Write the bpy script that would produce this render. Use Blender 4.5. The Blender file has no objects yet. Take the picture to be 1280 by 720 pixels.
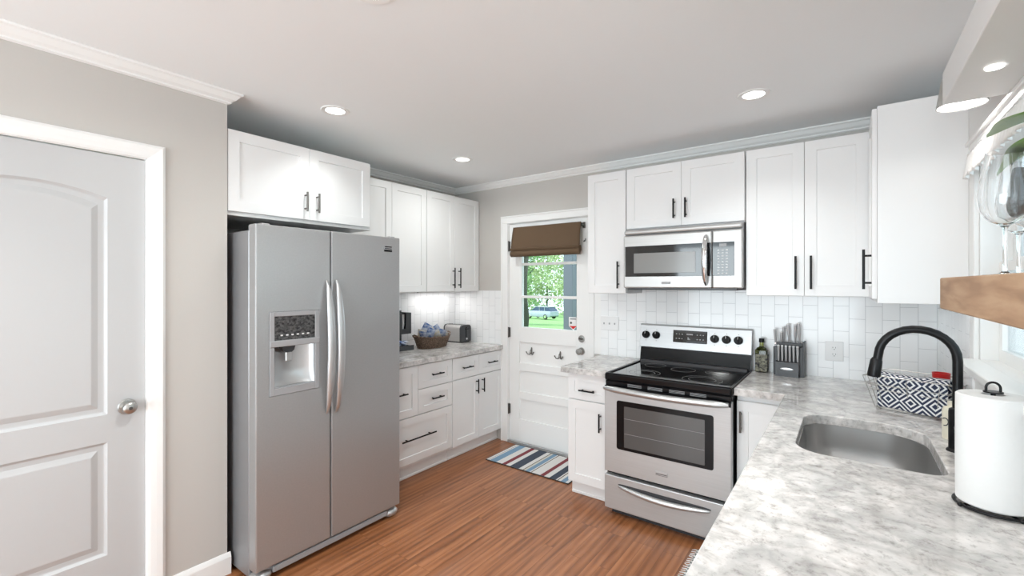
import bpy, bmesh, math, random
from mathutils import Vector, Matrix, geometry
random.seed(7)
sc = bpy.context.scene
COL = sc.collection
PI = math.pi
R = math.radians

# ------------------------------------------------------------------ camera
cam_d = bpy.data.cameras.new('camera'); cam = bpy.data.objects.new('camera', cam_d); COL.objects.link(cam)
cam_d.sensor_width = 36; cam_d.lens = 564.5/1280*36; cam_d.shift_y = -4.72/1280
cam_d.clip_start = .05; cam_d.clip_end = 400
cam.location = (3.27, -3.4286, 1.4908); cam.rotation_euler = (R(90), 0, R(36.48))
sc.camera = cam
# ------------------------------------------------------------------ view
sc.view_settings.view_transform = 'Standard'; sc.view_settings.look = 'None'
sc.view_settings.gamma = 1; sc.view_settings.use_curve_mapping = False
sc.view_settings.exposure = -0.07
sc.cycles.max_bounces = 10; sc.cycles.diffuse_bounces = 6; sc.cycles.glossy_bounces = 5
sc.cycles.transmission_bounces = 8; sc.cycles.transparent_max_bounces = 12
sc.cycles.caustics_reflective = False; sc.cycles.caustics_refractive = False
sc.cycles.sample_clamp_indirect = 4
# ------------------------------------------------------------------ world + lights
W_ = bpy.data.worlds.new('sky'); sc.world = W_; W_.use_nodes = True
wn = W_.node_tree.nodes; wn['Background'].inputs[0].default_value = (.78, .915, 1, 1); wn['Background'].inputs[1].default_value = 3.0

def area(name, loc, rot, sx, sy, power, color=(1, 1, 1), shape='RECTANGLE', spread=180, parent=None):
    d = bpy.data.lights.new(name, 'AREA'); d.shape = shape; d.size = sx; d.size_y = sy; d.energy = power; d.color = color
    d.spread = R(spread)
    o = bpy.data.objects.new(name, d); o.location = loc; o.rotation_euler = rot; COL.objects.link(o)
    if parent: o.parent = parent
    return o
sun_d = bpy.data.lights.new('sun', 'SUN'); sun_d.energy = 6; sun_d.angle = R(1); sun_d.color = (1, .97, .9)
sun = bpy.data.objects.new('sun', sun_d); COL.objects.link(sun); sun.rotation_euler = (R(-18), R(-42), 0); sun.rotation_euler = Vector((-.62, -.35, 1)).to_track_quat('Z', 'Y').to_euler()
# fill lamps added at the unseen rear and dining openings for brightness
area('added_fill_rear', (2.05, -6.24, 1.32), (R(104), 0, 0), 2.8, 1.8, 108, (.88, .965, 1))
area('added_fill_dining', (-1.25, -5.0, 1.5), (0, R(-108), 0), 1.6, 1.9, 14, (.98, .99, 1))
POT = 3.2      # watts of each recessed downlight

# ------------------------------------------------------------------ materials
def nodes(name):
    m = bpy.data.materials.new(name); m.use_nodes = True
    nt = m.node_tree; return m, nt, nt.nodes['Principled BSDF']
def mat(name, color, rough=.5, metal=0., coat=0., bump=0., bscale=60., spec=.5, **kw):
    m, nt, b = nodes(name)
    b.inputs['Base Color'].default_value = (*color, 1); b.inputs['Roughness'].default_value = rough
    b.inputs['Metallic'].default_value = metal; b.inputs['Coat Weight'].default_value = coat
    b.inputs['Coat Roughness'].default_value = .08; b.inputs['Specular IOR Level'].default_value = spec
    for k, v in kw.items(): b.inputs[k].default_value = v
    tc = nt.nodes.new('ShaderNodeTexCoord'); nz = nt.nodes.new('ShaderNodeTexNoise')
    nz.inputs['Scale'].default_value = bscale; nt.links.new(tc.outputs['Object'], nz.inputs['Vector'])
    if bump:
        bp = nt.nodes.new('ShaderNodeBump'); bp.inputs['Strength'].default_value = bump; bp.inputs['Distance'].default_value = .002
        nt.links.new(nz.outputs['Fac'], bp.inputs['Height']); nt.links.new(bp.outputs['Normal'], b.inputs['Normal'])
    else:   # faint roughness variation
        mr = nt.nodes.new('ShaderNodeMapRange'); mr.inputs['To Min'].default_value = max(0, rough-.03); mr.inputs['To Max'].default_value = rough+.03
        nt.links.new(nz.outputs['Fac'], mr.inputs['Value']); nt.links.new(mr.outputs[0], b.inputs['Roughness'])
    return m
def ramp(nt, stops, mode='LINEAR'):
    r = nt.nodes.new('ShaderNodeValToRGB'); r.color_ramp.interpolation = mode
    e = r.color_ramp.elements
    while len(e) > 1: e.remove(e[-1])
    e[0].position = stops[0][0]; e[0].color = (*stops[0][1], 1)
    for p, c in stops[1:]:
        k = e.new(p); k.color = (*c, 1)
    return r
def L(nt, a, b): nt.links.new(a, b)
def N(nt, t): return nt.nodes.new('ShaderNode'+t)
def mathn(nt, op, a, b=None, c=None):
    n = N(nt, 'Math'); n.operation = op
    for i, v in enumerate((a, b, c)):
        if v is None: continue
        if isinstance(v, (int, float)): n.inputs[i].default_value = v
        else: L(nt, v, n.inputs[i])
    return n.outputs[0]
def mapping(nt, scale=(1, 1, 1), rot=(0, 0, 0), coord='Object', loc=(0, 0, 0)):
    tc = N(nt, 'TexCoord'); mp = N(nt, 'Mapping'); mp.inputs['Scale'].default_value = scale; mp.inputs['Rotation'].default_value = rot
    mp.inputs['Location'].default_value = loc
    L(nt, tc.outputs[coord], mp.inputs['Vector']); return mp.outputs[0]

M = {}
M['cab'] = mat('cabinet_white_paint', (.82, .82, .82), .32, bump=.02, bscale=40)
M['white_wall'] = mat('white_wall_paint', (.82, .82, .81), .6, bump=.05, bscale=120)
M['neutral_ground'] = mat('neutral_bounce_ground', (.62, .63, .64), .8)
M['trim'] = mat('trim_white_paint', (.86, .86, .85), .33)
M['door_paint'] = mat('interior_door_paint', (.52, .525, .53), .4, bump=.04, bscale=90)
M['ceil'] = mat('ceiling_paint', (.89, .91, .92), .9, bump=.08, bscale=120)
M['wall'] = mat('greige_wall_paint', (.55, .528, .50), .8, bump=.06, bscale=140)
M['black_metal'] = mat('matte_black_metal', (.012, .012, .013), .38, .6)
M['nickel'] = mat('brushed_nickel', (.50, .49, .47), .33, 1)
M['bronze'] = mat('dark_nickel', (.16, .15, .14), .34, 1)
M['chrome'] = mat('polished_chrome', (.85, .85, .86), .1, 1)
M['black_gloss'] = mat('black_enamel', (.006, .006, .007), .10, spec=.22)
M['black_glass'] = mat('black_glass', (.006, .006, .007), .04, coat=.5)
M['dark_plastic'] = mat('charcoal_plastic', (.035, .036, .04), .35)
M['grey_plastic'] = mat('grey_plastic', (.33, .33, .34), .4)
M['steel_trim'] = mat('satin_steel_trim', (.54, .545, .55), .33, .8)
M['white_plastic'] = mat('white_plastic', (.82, .82, .82), .35)
M['paper'] = mat('quilted_paper', (.74, .74, .735), .9, bump=1., bscale=38)
M['brown_fabric'] = mat('brown_shade_fabric', (.115, .070, .038), .85, bump=.4, bscale=500)
M['red'] = mat('red_plastic', (.6, .02, .02), .35)
M['cream'] = mat('cream_ceramic', (.78, .73, .60), .34)
M['shelf_white'] = mat('whitewashed_shelf', (.78, .78, .78), .36)
M['siding'] = mat('pale_blue_siding', (.80, .85, .88), .7)
M['post_blue'] = mat('grey_blue_post_paint', (.115, .13, .155), .6)
M['bark'] = mat('dark_bark', (.05, .055, .04), .9, bump=.8, bscale=15)
M['leaf'] = mat('tree_leaf', (.20, .36, .14), .55)
M['leaf2'] = mat('pale_tree_leaf', (.42, .52, .28), .55)
M['house_leaf'] = mat('houseplant_leaf', (.12, .25, .035), .35)
M['lawn_blade'] = mat('lawn', (.16, .31, .10), .9, bump=.5, bscale=3)
M['car'] = mat('silver_blue_car_paint', (.36, .40, .48), .25, .3, coat=.6)
M['car_glass'] = mat('car_window_glass', (.02, .05, .10), .05)
M['pale_pane'] = mat('pale_window_pane', (.42, .50, .56), .15)  # pane lightened so the wine glasses refract no dark patch
M['tyre'] = mat('tyre_rubber', (.02, .02, .02), .8)
M['lace'] = mat('white_lace', (.80, .79, .78), .9, bump=.7, bscale=110)

def steel(name, base=(.56, .56, .57), rough=.3, ax=2, metal=.7):
    m, nt, b = nodes(name)
    b.inputs['Metallic'].default_value = metal; b.inputs['Anisotropic'].default_value = .4
    s = [140, 140, 140]; s[ax] = 2.0
    v = mapping(nt, tuple(s)); nz = N(nt, 'TexNoise'); nz.inputs['Scale'].default_value = 1; nz.inputs['Detail'].default_value = 3
    L(nt, v, nz.inputs['Vector'])
    mr = N(nt, 'MapRange'); mr.inputs['To Min'].default_value = rough-.07; mr.inputs['To Max'].default_value = rough+.07
    L(nt, nz.outputs['Fac'], mr.inputs['Value']); L(nt, mr.outputs[0], b.inputs['Roughness'])
    c = ramp(nt, [(.2, tuple(x*.93 for x in base)), (.8, tuple(min(1, x*1.05) for x in base))])
    L(nt, nz.outputs['Fac'], c.inputs[0]); L(nt, c.outputs[0], b.inputs['Base Color'])
    return m
M['steel'] = steel('brushed_stainless_fridge', (.43, .432, .436), .36, 1, .6)
M['steel_stove'] = steel('brushed_stainless_range', (.54, .545, .55), .34, 0, .5)
M['steel_mw'] = steel('brushed_stainless_microwave', (.50, .49, .48), .36, 0, .6)
M['steel_sink'] = mat('brushed_stainless_sink', (.50, .495, .49), .32, .85, bscale=3)
M['fridge_side'] = mat('grey_painted_steel', (.30, .30, .31), .4, .5)

def tile_mat(name, along):
    m, nt, b = nodes(name)
    tc = N(nt, 'TexCoord'); sp = N(nt, 'SeparateXYZ'); cb = N(nt, 'CombineXYZ')
    L(nt, tc.outputs['Object'], sp.inputs[0]); L(nt, sp.outputs['Z'], cb.inputs[0]); L(nt, sp.outputs[along], cb.inputs[1])
    mp = N(nt, 'Mapping'); mp.inputs['Location'].default_value = (-.914+.02, .012, 0); L(nt, cb.outputs[0], mp.inputs[0])
    br = N(nt, 'TexBrick'); br.offset = .5; br.squash = 1
    br.inputs['Scale'].default_value = 1; br.inputs['Brick Width'].default_value = .1545; br.inputs['Row Height'].default_value = .0785
    br.inputs['Mortar Size'].default_value = .0013; br.inputs['Mortar Smooth'].default_value = .3
    br.inputs['Color1'].default_value = (.87, .88, .885, 1); br.inputs['Color2'].default_value = (.90, .905, .91, 1); br.inputs['Mortar'].default_value = (.56, .57, .58, 1)
    L(nt, mp.outputs[0], br.inputs['Vector']); L(nt, br.outputs['Color'], b.inputs['Base Color'])
    b.inputs['Roughness'].default_value = .12
    bp = N(nt, 'Bump'); bp.invert = True; bp.inputs['Strength'].default_value = .35; bp.inputs['Distance'].default_value = .002
    nz = N(nt, 'TexNoise'); nz.inputs['Scale'].default_value = 14; L(nt, tc.outputs['Object'], nz.inputs['Vector'])
    ad = mathn(nt, 'MULTIPLY_ADD', nz.outputs['Fac'], .25, br.outputs['Fac'])
    L(nt, ad, bp.inputs['Height']); L(nt, bp.outputs[0], b.inputs['Normal'])
    return m
M['tile_x'] = tile_mat('white_vertical_subway_tile_back', 'X')
M['tile_y'] = tile_mat('white_vertical_subway_tile_side', 'Y')

def granite():
    m, nt, b = nodes('grey_white_granite')
    def nz(sc_, det, rg, dist, loc=(0, 0, 0), scl=(1, 1, 1)):
        n = N(nt, 'TexNoise'); n.inputs['Scale'].default_value = sc_; n.inputs['Detail'].default_value = det; n.inputs['Roughness'].default_value = rg; n.inputs['Distortion'].default_value = dist
        L(nt, mapping(nt, scl, loc=loc), n.inputs['Vector']); return n.outputs['Fac']
    def mul(a, b_, f):
        mx = N(nt, 'MixRGB'); mx.blend_type = 'MULTIPLY'; mx.inputs[0].default_value = f; L(nt, a, mx.inputs[1]); L(nt, b_, mx.inputs[2]); return mx.outputs[0]
    def rm(f, st): r = ramp(nt, st); L(nt, f, r.inputs[0]); return r.outputs[0]
    base = rm(nz(7, 5, .6, .5), [(.34, (.58, .57, .56)), (.46, (.72, .71, .70)), (.56, (.83, .815, .80)), (.68, (.88, .86, .845))])
    big = rm(nz(2.6, 4, .55, .6, (3, 1, 0)), [(.36, (.81, .81, .81)), (.62, (1.0, .985, .98))])
    vein = mathn(nt, 'ABSOLUTE', mathn(nt, 'SUBTRACT', nz(5.0, 5, .6, .9, (7, 4, 0)), .5))
    v = rm(vein, [(0, (.62, .61, .60)), (.022, (.84, .83, .82)), (.06, (1, 1, 1))])
    dv = N(nt, 'TexNoise'); dv.inputs['Scale'].default_value = 9; dv.inputs['Detail'].default_value = 5; tcv = mapping(nt); L(nt, tcv, dv.inputs['Vector'])
    av = N(nt, 'VectorMath'); av.operation = 'MULTIPLY_ADD'; L(nt, dv.outputs['Color'], av.inputs[0]); av.inputs[1].default_value = (.16, .16, .16); L(nt, tcv, av.inputs[2])
    vo = N(nt, 'TexVoronoi'); vo.feature = 'DISTANCE_TO_EDGE'; vo.inputs['Scale'].default_value = 8.5; L(nt, av.outputs[0], vo.inputs['Vector'])
    cl = rm(vo.outputs['Distance'], [(0, (.76, .755, .75)), (.07, (.84, .83, .825)), (.22, (1.04, 1.025, 1.02))])
    spk = rm(nz(55, 4, .7, 0), [(.32, (.58, .57, .56)), (.45, (.97, .97, .97)), (.6, (1.03, 1.03, 1.03))])
    blot = rm(nz(22, 6, .7, .3), [(.30, (.50, .47, .46)), (.38, (.86, .85, .84)), (.48, (1, 1, 1))])
    c = mul(mul(mul(mul(mul(base, big, .9), v, .5), cl, .8), spk, .8), blot, .85)
    L(nt, c, b.inputs['Base Color']); b.inputs['Roughness'].default_value = .09
    return m
M['granite'] = granite()

def oak(name='', stops=(.22, .45, .72), *, width=.057, length=.9, cols=((.17, .060, .022), (.31, .118, .046), (.43, .180, .078)), rough=.28, along='Y', planks=True, scale=1., dist=1.2, wmix=(.75, .22)):
    m, nt, b = nodes(name)
    tc = N(nt, 'TexCoord'); sp = N(nt, 'SeparateXYZ'); cb = N(nt, 'CombineXYZ'); L(nt, tc.outputs['Object'], sp.inputs[0])
    o = {'X': 'Y', 'Y': 'X'}[along]
    L(nt, sp.outputs[along], cb.inputs[0]); L(nt, sp.outputs[o], cb.inputs[1])
    if not planks: L(nt, sp.outputs['Z'], cb.inputs[2])
    br = N(nt, 'TexBrick'); br.offset = .37; br.offset_frequency = 3
    br.inputs['Scale'].default_value = 1; br.inputs['Brick Width'].default_value = length; br.inputs['Row Height'].default_value = width
    br.inputs['Mortar Size'].default_value = .0007; br.inputs['Color1'].default_value = (0, 0, 0, 1); br.inputs['Color2'].default_value = (1, 1, 1, 1); br.inputs['Mortar'].default_value = (.5, .5, .5, 1)
    L(nt, cb.outputs[0], br.inputs['Vector'])
    # per-plank offset of the grain
    vs = N(nt, 'VectorMath'); vs.operation = 'MULTIPLY'; L(nt, cb.outputs[0], vs.inputs[0]); vs.inputs[1].default_value = (1.6*scale, 13*scale, 13*scale)
    off = N(nt, 'VectorMath'); off.operation = 'SCALE'; L(nt, br.outputs['Color'], off.inputs[0]); off.inputs['Scale'].default_value = 7.3 if planks else 0
    ad = N(nt, 'VectorMath'); ad.operation = 'ADD'; L(nt, vs.outputs[0], ad.inputs[0]); L(nt, off.outputs[0], ad.inputs[1])
    n1 = N(nt, 'TexNoise'); n1.inputs['Scale'].default_value = 1; n1.inputs['Detail'].default_value = 5; n1.inputs['Distortion'].default_value = dist; L(nt, ad.outputs[0], n1.inputs['Vector'])
    wv = N(nt, 'TexWave'); wv.wave_type = 'BANDS'; wv.bands_direction = 'Y'; wv.inputs['Scale'].default_value = .55; wv.inputs['Distortion'].default_value = 7; wv.inputs['Detail'].default_value = 2; wv.inputs['Detail Scale'].default_value = .6
    L(nt, ad.outputs[0], wv.inputs['Vector'])
    f = mathn(nt, 'ADD', mathn(nt, 'MULTIPLY', n1.outputs['Fac'], wmix[0]), mathn(nt, 'MULTIPLY', wv.outputs['Fac'], wmix[1]))
    r = ramp(nt, [(stops[0], cols[0]), (stops[1], cols[1]), (stops[2], cols[2])]); L(nt, f, r.inputs[0])
    mx = N(nt, 'MixRGB'); mx.blend_type = 'MULTIPLY'; mx.inputs[0].default_value = .55 if planks else 0
    tone = ramp(nt, [(0, (.82, .80, .79)), (1, (1.08, 1.08, 1.08))]); L(nt, br.outputs['Color'], tone.inputs[0])
    L(nt, r.outputs[0], mx.inputs[1]); L(nt, tone.outputs[0], mx.inputs[2])
    m2 = N(nt, 'MixRGB'); m2.blend_type = 'MIX'; m2.inputs[2].default_value = (cols[0][0]*.5, cols[0][1]*.5, cols[0][2]*.5, 1)
    L(nt, mathn(nt, 'MULTIPLY', br.outputs['Fac'], .7 if planks else 0), m2.inputs[0]); L(nt, mx.outputs[0], m2.inputs[1])
    L(nt, m2.outputs[0], b.inputs['Base Color']); b.inputs['Roughness'].default_value = rough
    bp = N(nt, 'Bump'); bp.inputs['Strength'].default_value = .12; bp.inputs['Distance'].default_value = .001; L(nt, f, bp.inputs['Height']); L(nt, bp.outputs[0], b.inputs['Normal'])
    return m
M['floor'] = oak('red_oak_strip_floor')
M['shelf_wood'] = oak(stops=(.36, .50, .62), name='raw_timber_shelf', cols=((.34, .20, .115), (.43, .265, .155), (.50, .325, .20)), rough=.6, planks=False, scale=2.4, dist=.25, wmix=(.9, .08))

def emis(name, c, s):
    m, nt, b = nodes(name); b.inputs['Base Color'].default_value = (*c, 1); b.inputs['Emission Color'].default_value = (*c, 1); b.inputs['Emission Strength'].default_value = s; return m
M['lamp'] = emis('lamp_lens', (1, .98, .95), 6.)
def glass(name, color=(1, 1, 1), rough=0., ior=1.45):
    m, nt, b = nodes(name); b.inputs['Base Color'].default_value = (*color, 1); b.inputs['Roughness'].default_value = rough
    b.inputs['Transmission Weight'].default_value = 1; b.inputs['IOR'].default_value = ior; return m
M['wine_glass'] = glass('clear_crystal')
M['olive_glass'] = glass('olive_green_glass', (.45, .5, .12), .02)
def pane(name, tint):
    m, nt, b = nodes(name); nt.nodes.remove(b); out = nt.nodes['Material Output']
    t = N(nt, 'BsdfTransparent'); t.inputs[0].default_value = (*tint, 1); g = N(nt, 'BsdfGlossy'); g.inputs['Roughness'].default_value = .02
    fr = N(nt, 'Fresnel'); fr.inputs[0].default_value = 1.45; mx = N(nt, 'MixShader'); L(nt, mathn(nt, 'MULTIPLY', fr.outputs[0], .6), mx.inputs[0]); L(nt, t.outputs[0], mx.inputs[1]); L(nt, g.outputs[0], mx.inputs[2])
    L(nt, mx.outputs[0], out.inputs[0]); return m
M['pane'] = pane('window_pane_glass', (.95, .975, .98))

def stripes_mat(name, stops, axis='X'):
    m, nt, b = nodes(name)
    tc = N(nt, 'TexCoord'); sp = N(nt, 'SeparateXYZ'); L(nt, tc.outputs['Object'], sp.inputs[0])
    r = ramp(nt, stops, 'CONSTANT'); L(nt, sp.outputs[axis], r.inputs[0])
    L(nt, r.outputs[0], b.inputs['Base Color']); b.inputs['Roughness'].default_value = .95
    nz = N(nt, 'TexNoise'); nz.inputs['Scale'].default_value = 400; L(nt, tc.outputs['Object'], nz.inputs['Vector'])
    bp = N(nt, 'Bump'); bp.inputs['Strength'].default_value = .5; bp.inputs['Distance'].default_value = .002; L(nt, nz.outputs['Fac'], bp.inputs['Height']); L(nt, bp.outputs[0], b.inputs['Normal'])
    return m
def diamonds_mat(name, period, rings, dark=(.03, .04, .08), light=(.80, .80, .80), ax=('X', 'Z')):
    m, nt, b = nodes(name)
    tc = N(nt, 'TexCoord'); sp = N(nt, 'SeparateXYZ'); L(nt, tc.outputs['UV'], sp.inputs[0])
    def tri(o): return mathn(nt, 'ABSOLUTE', mathn(nt, 'SUBTRACT', mathn(nt, 'FRACT', mathn(nt, 'DIVIDE', o, period)), .5))
    a = mathn(nt, 'ADD', tri(sp.outputs['X']), tri(sp.outputs['Y']))
    s = mathn(nt, 'FRACT', mathn(nt, 'MULTIPLY', a, rings))
    r = ramp(nt, [(0, dark), (.56, light)], 'CONSTANT'); L(nt, s, r.inputs[0]); L(nt, r.outputs[0], b.inputs['Base Color'])
    b.inputs['Roughness'].default_value = .9; return m
M['towel'] = diamonds_mat('navy_diamond_cloth', .080, 4)
M['rug_pattern'] = diamonds_mat('grey_lattice_weave', .09, 3, (.18, .19, .19), (.72, .71, .69))

def weave(name, c1, c2, s=90):
    m, nt, b = nodes(name); v = mapping(nt, (s, s, s*1.4)); ch = N(nt, 'TexNoise'); ch.inputs['Scale'].default_value = 1; L(nt, v, ch.inputs['Vector'])
    r = ramp(nt, [(.35, c1), (.65, c2)]); L(nt, ch.outputs['Fac'], r.inputs[0]); L(nt, r.outputs[0], b.inputs['Base Color']); b.inputs['Roughness'].default_value = .8
    bp = N(nt, 'Bump'); bp.inputs['Strength'].default_value = .8; bp.inputs['Distance'].default_value = .004; L(nt, ch.outputs['Fac'], bp.inputs['Height']); L(nt, bp.outputs[0], b.inputs['Normal'])
    return m
M['wicker'] = weave('brown_wicker', (.05, .032, .022), (.20, .13, .09))
M['packet_blue'] = weave('blue_white_wrapper', (.03, .12, .38), (.70, .74, .80), 22)
M['packet_cream'] = weave('cream_wrapper', (.68, .62, .45), (.78, .78, .78), 45)
M['label_dark'] = weave('black_label_print', (.012, .012, .02), (.30, .29, .22), 60)
M['oven_glass'] = mat('tinted_oven_window', (.085, .085, .085), .12, coat=.25)
M['mw_glass'] = mat('microwave_window_mesh', (.24, .24, .235), .2, coat=.3)
M['display'] = weave('dispenser_display_face', (.008, .008, .010), (.10, .10, .10), 55)
M['print_white'] = mat('white_print', (.75, .75, .75), .5)
M['burner_print'] = mat('burner_ring_print', (.30, .30, .30), .2)

# ------------------------------------------------------------------ helpers
class MB:
    def __init__(s): s.b = bmesh.new(); s.uv = None
    def _v(s, *p): return s.b.verts.new(p)
    def box(s, x0, y0, z0, x1, y1, z1, bev=0., seg=1, mtx=None):
        x0, x1 = sorted((x0, x1)); y0, y1 = sorted((y0, y1)); z0, z1 = sorted((z0, z1))
        vs = [s._v(x, y, z) for z in (z0, z1) for y in (y0, y1) for x in (x0, x1)]
        fs = [(0, 2, 3, 1), (4, 5, 7, 6), (0, 1, 5, 4), (2, 6, 7, 3), (0, 4, 6, 2), (1, 3, 7, 5)]
        F = [s.b.faces.new([vs[i] for i in f]) for f in fs]
        if bev:
            es = list({e for f in F for e in f.edges})
            r = bmesh.ops.bevel(s.b, geom=es, offset=bev, segments=seg, profile=.5, affect='EDGES')
            vs = list({v for f in r['faces'] for v in f.verts} | {v for v in vs if v.is_valid})
        if mtx is not None: bmesh.ops.transform(s.b, matrix=mtx, verts=vs)
        return s
    def tube(s, pts, r, seg=12, cap=True, flat=None):
        pts = [Vector(p) for p in pts]; n = len(pts); rr = r if isinstance(r, (list, tuple)) else [r]*n
        rings = []; up = None
        for i, p in enumerate(pts):
            t = (pts[min(i+1, n-1)]-pts[max(i-1, 0)]).normalized()
            if up is None:
                up = Vector((0, 0, 1)) if abs(t.z) < .9 else Vector((1, 0, 0))
            a = t.cross(up)
            a.normalize(); u2 = a.cross(t).normalized(); up = u2
            k = flat if flat else 1
            rings.append([s._v(*(p+a*math.cos(q)*rr[i]+u2*math.sin(q)*rr[i]*k)) for q in [2*PI*j/seg for j in range(seg)]])
        for A, B in zip(rings, rings[1:]):
            for j in range(seg): s.b.faces.new((A[j], A[(j+1) % seg], B[(j+1) % seg], B[j]))
        if cap: s.b.faces.new(rings[0][::-1]); s.b.faces.new(rings[-1])
        return s
    def cyl(s, p0, p1, r, seg=16, r1=None): return s.tube([p0, p1], [r, r if r1 is None else r1], seg)
    def lathe(s, prof, c=(0, 0, 0), seg=32, axis='Z', closed=False):
        rings = []
        for r, z in prof:
            ring = []
            for j in range(seg):
                a = 2*PI*j/seg; x, y = math.cos(a)*r, math.sin(a)*r
                q = {'Z': (x, y, z), 'Y': (x, z, y), 'X': (z, x, y)}[axis]
                ring.append(s._v(c[0]+q[0], c[1]+q[1], c[2]+q[2]))
            rings.append(ring)
        for A, B in zip(rings, rings[1:]):
            for j in range(seg): s.b.faces.new((A[j], A[(j+1) % seg], B[(j+1) % seg], B[j]))
        if closed:
            for j in range(seg): s.b.faces.new((rings[-1][j], rings[-1][(j+1) % seg], rings[0][(j+1) % seg], rings[0][j]))
        else:
            s.b.faces.new(rings[0][::-1]); s.b.faces.new(rings[-1])
        return s
    def prism(s, poly, a0, a1, axis='Z', holes=()):
        def P(p, a): return {'Z': (p[0], p[1], a), 'Y': (p[0], a, p[1]), 'X': (a, p[0], p[1])}[axis]
        loops = [list(poly)]+[list(h) for h in holes]
        flat = [p for l in loops for p in l]
        lo = [s._v(*P(p, a0)) for p in flat]; hi = [s._v(*P(p, a1)) for p in flat]
        tri = geometry.tessellate_polygon([[Vector((p[0], p[1], 0)) for p in l] for l in loops])
        for t in tri:
            try: s.b.faces.new([lo[i] for i in t]); s.b.faces.new([hi[i] for i in t][::-1])
            except ValueError: pass
        k = 0
        for l in loops:
            n = len(l)
            for i in range(n):
                j = (i+1) % n; s.b.faces.new((lo[k+i], lo[k+j], hi[k+j], hi[k+i]))
            k += n
        return s
    def grid(s, fn, nu, nv, uvfn=None):
        g = [[s._v(*fn(i/nu, j/nv)) for j in range(nv+1)] for i in range(nu+1)]
        L_ = s.b.loops.layers.uv.verify() if uvfn else None
        for i in range(nu):
            for j in range(nv):
                f = s.b.faces.new((g[i][j], g[i+1][j], g[i+1][j+1], g[i][j+1]))
                if uvfn:
                    for lp, (a, b_) in zip(f.loops, ((i, j), (i+1, j), (i+1, j+1), (i, j+1))): lp[L_].uv = uvfn(a/nu, b_/nv)
        return s
    def sphere(s, c, r, sc_=(1, 1, 1), seg=16):
        m = Matrix.Translation(c) @ Matrix.Diagonal((*[r*k for k in sc_], 1))
        bmesh.ops.create_uvsphere(s.b, u_segments=seg, v_segments=max(6, seg//2), radius=1, matrix=m); return s
    def build(s, name, m, parent=None, loc=None, rot=None, smooth=False, solid=0.):
        bmesh.ops.recalc_face_normals(s.b, faces=s.b.faces)
        me = bpy.data.meshes.new(name); s.b.to_mesh(me); s.b.free()
        me.materials.append(M[m] if isinstance(m, str) else m)
        if smooth:
            for p in me.polygons: p.use_smooth = True
            me.set_sharp_from_angle(angle=R(38))
        o = bpy.data.objects.new(name, me); COL.objects.link(o)
        if parent: o.parent = parent
        if loc: o.location = loc
        if rot: o.rotation_euler = rot
        if solid:
            md = o.modifiers.new('thickness', 'SOLIDIFY'); md.thickness = solid; md.offset = 0
        return o
def tag(o, label=None, cat=None, group=None, kind=None):
    if label: o['label'] = label
    if cat: o['category'] = cat
    if group: o['group'] = group
    if kind: o['kind'] = kind
    return o
def thing(name, label, cat, loc=(0, 0, 0), rz=0., group=None, kind=None):
    o = bpy.data.objects.new(name, None); COL.objects.link(o); o.location = loc; o.rotation_euler = (0, 0, rz); o.empty_display_size = .1
    return tag(o, label, cat, group, kind)
def struct(o, label, cat): return tag(o, label, cat, kind='structure')
def copy_tree(o, parent=None):
    c = o.copy(); COL.objects.link(c)
    if parent: c.parent = parent
    for ch in list(o.children): copy_tree(ch, c)
    return c

# ------------------------------------------------------------------ room constants
W = 3.69; H = 2.473; XJ = .7035; YJ = -2.429; TOP = 2.313; CT = .914
YR = -6.3; XL = -1.3
# ------------------------------------------------------------------ shell
struct(MB().box(XL-.1, YR-.1, -.12, W+.12, .14, 0).build('floor', 'floor'), 'reddish brown oak strip floor of the kitchen', 'floor')
struct(MB().box(XL-.1, YR-.1, H, W+.12, .14, H+.15).build('ceiling', 'ceil'), 'smooth white kitchen ceiling', 'ceiling')
struct(MB().box(-.12, YJ-.0, 0, 0, .14, H).build('wall_left', 'wall'), 'wall behind the fridge and left cabinets', 'wall')
b = MB(); b.box(0, 0, 0, .694, .14, H).box(.694, 0, 2.063, 1.535, .14, H).box(1.535, 0, 0, W, .14, H)
struct(b.build('wall_back', 'wall'), 'greige back wall with the exterior door and range', 'wall')
WY0, WY1, WZ0, WZ1 = -2.95, -.93, 1.195, 1.985
b = MB(); b.box(W, YR, 0, W+.13, .14, WZ0).box(W, YR, WZ1, W+.13, .14, H).box(W, WY1, WZ0, W+.13, .14, WZ1).box(W, YR, WZ0, W+.13, WY0, WZ1)
struct(b.build('wall_right', 'white_wall'), 'right wall with the window over the sink', 'wall')
# pantry bump-out wall with door opening
PD0, PD1 = -3.525, -2.762
b = MB(); b.box(XJ-.12, PD1, 0, XJ, YJ, H).box(XJ-.12, PD0, 2.062, XJ, PD1, H).box(XJ-.12, -4.0, 0, XJ, PD0, H).box(0, YJ-.1, 0, XJ-.12, YJ, H).box(XL, -4.0, 0, XJ-.12, -3.9, H)
struct(b.build('wall_pantry', 'wall'), 'greige wall around the white interior door', 'wall')
# room behind the camera: walls with wide window openings added for light
b = MB(); b.box(XL, YR-.1, 0, W, YR, .35).box(XL, YR-.1, 2.3, W, YR, H).box(XL, YR-.1, .35, .6, YR, 2.3).box(3.5, YR-.1, .35, W, YR, 2.3)
struct(b.build('wall_front', 'wall'), 'unseen wall behind the camera with wide windows added for light', 'wall')
b = MB(); b.box(XL-.1, YR, 0, XL, -3.9, .6).box(XL-.1, YR, 2.3, XL, -3.9, H).box(XL-.1, -4.0, .6, XL, -3.9, 2.3).box(XL-.1, YR, .6, XL, -6.0, 2.3)
struct(b.build('wall_dining', 'wall'), 'far dining wall outside the picture', 'wall')
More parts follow.
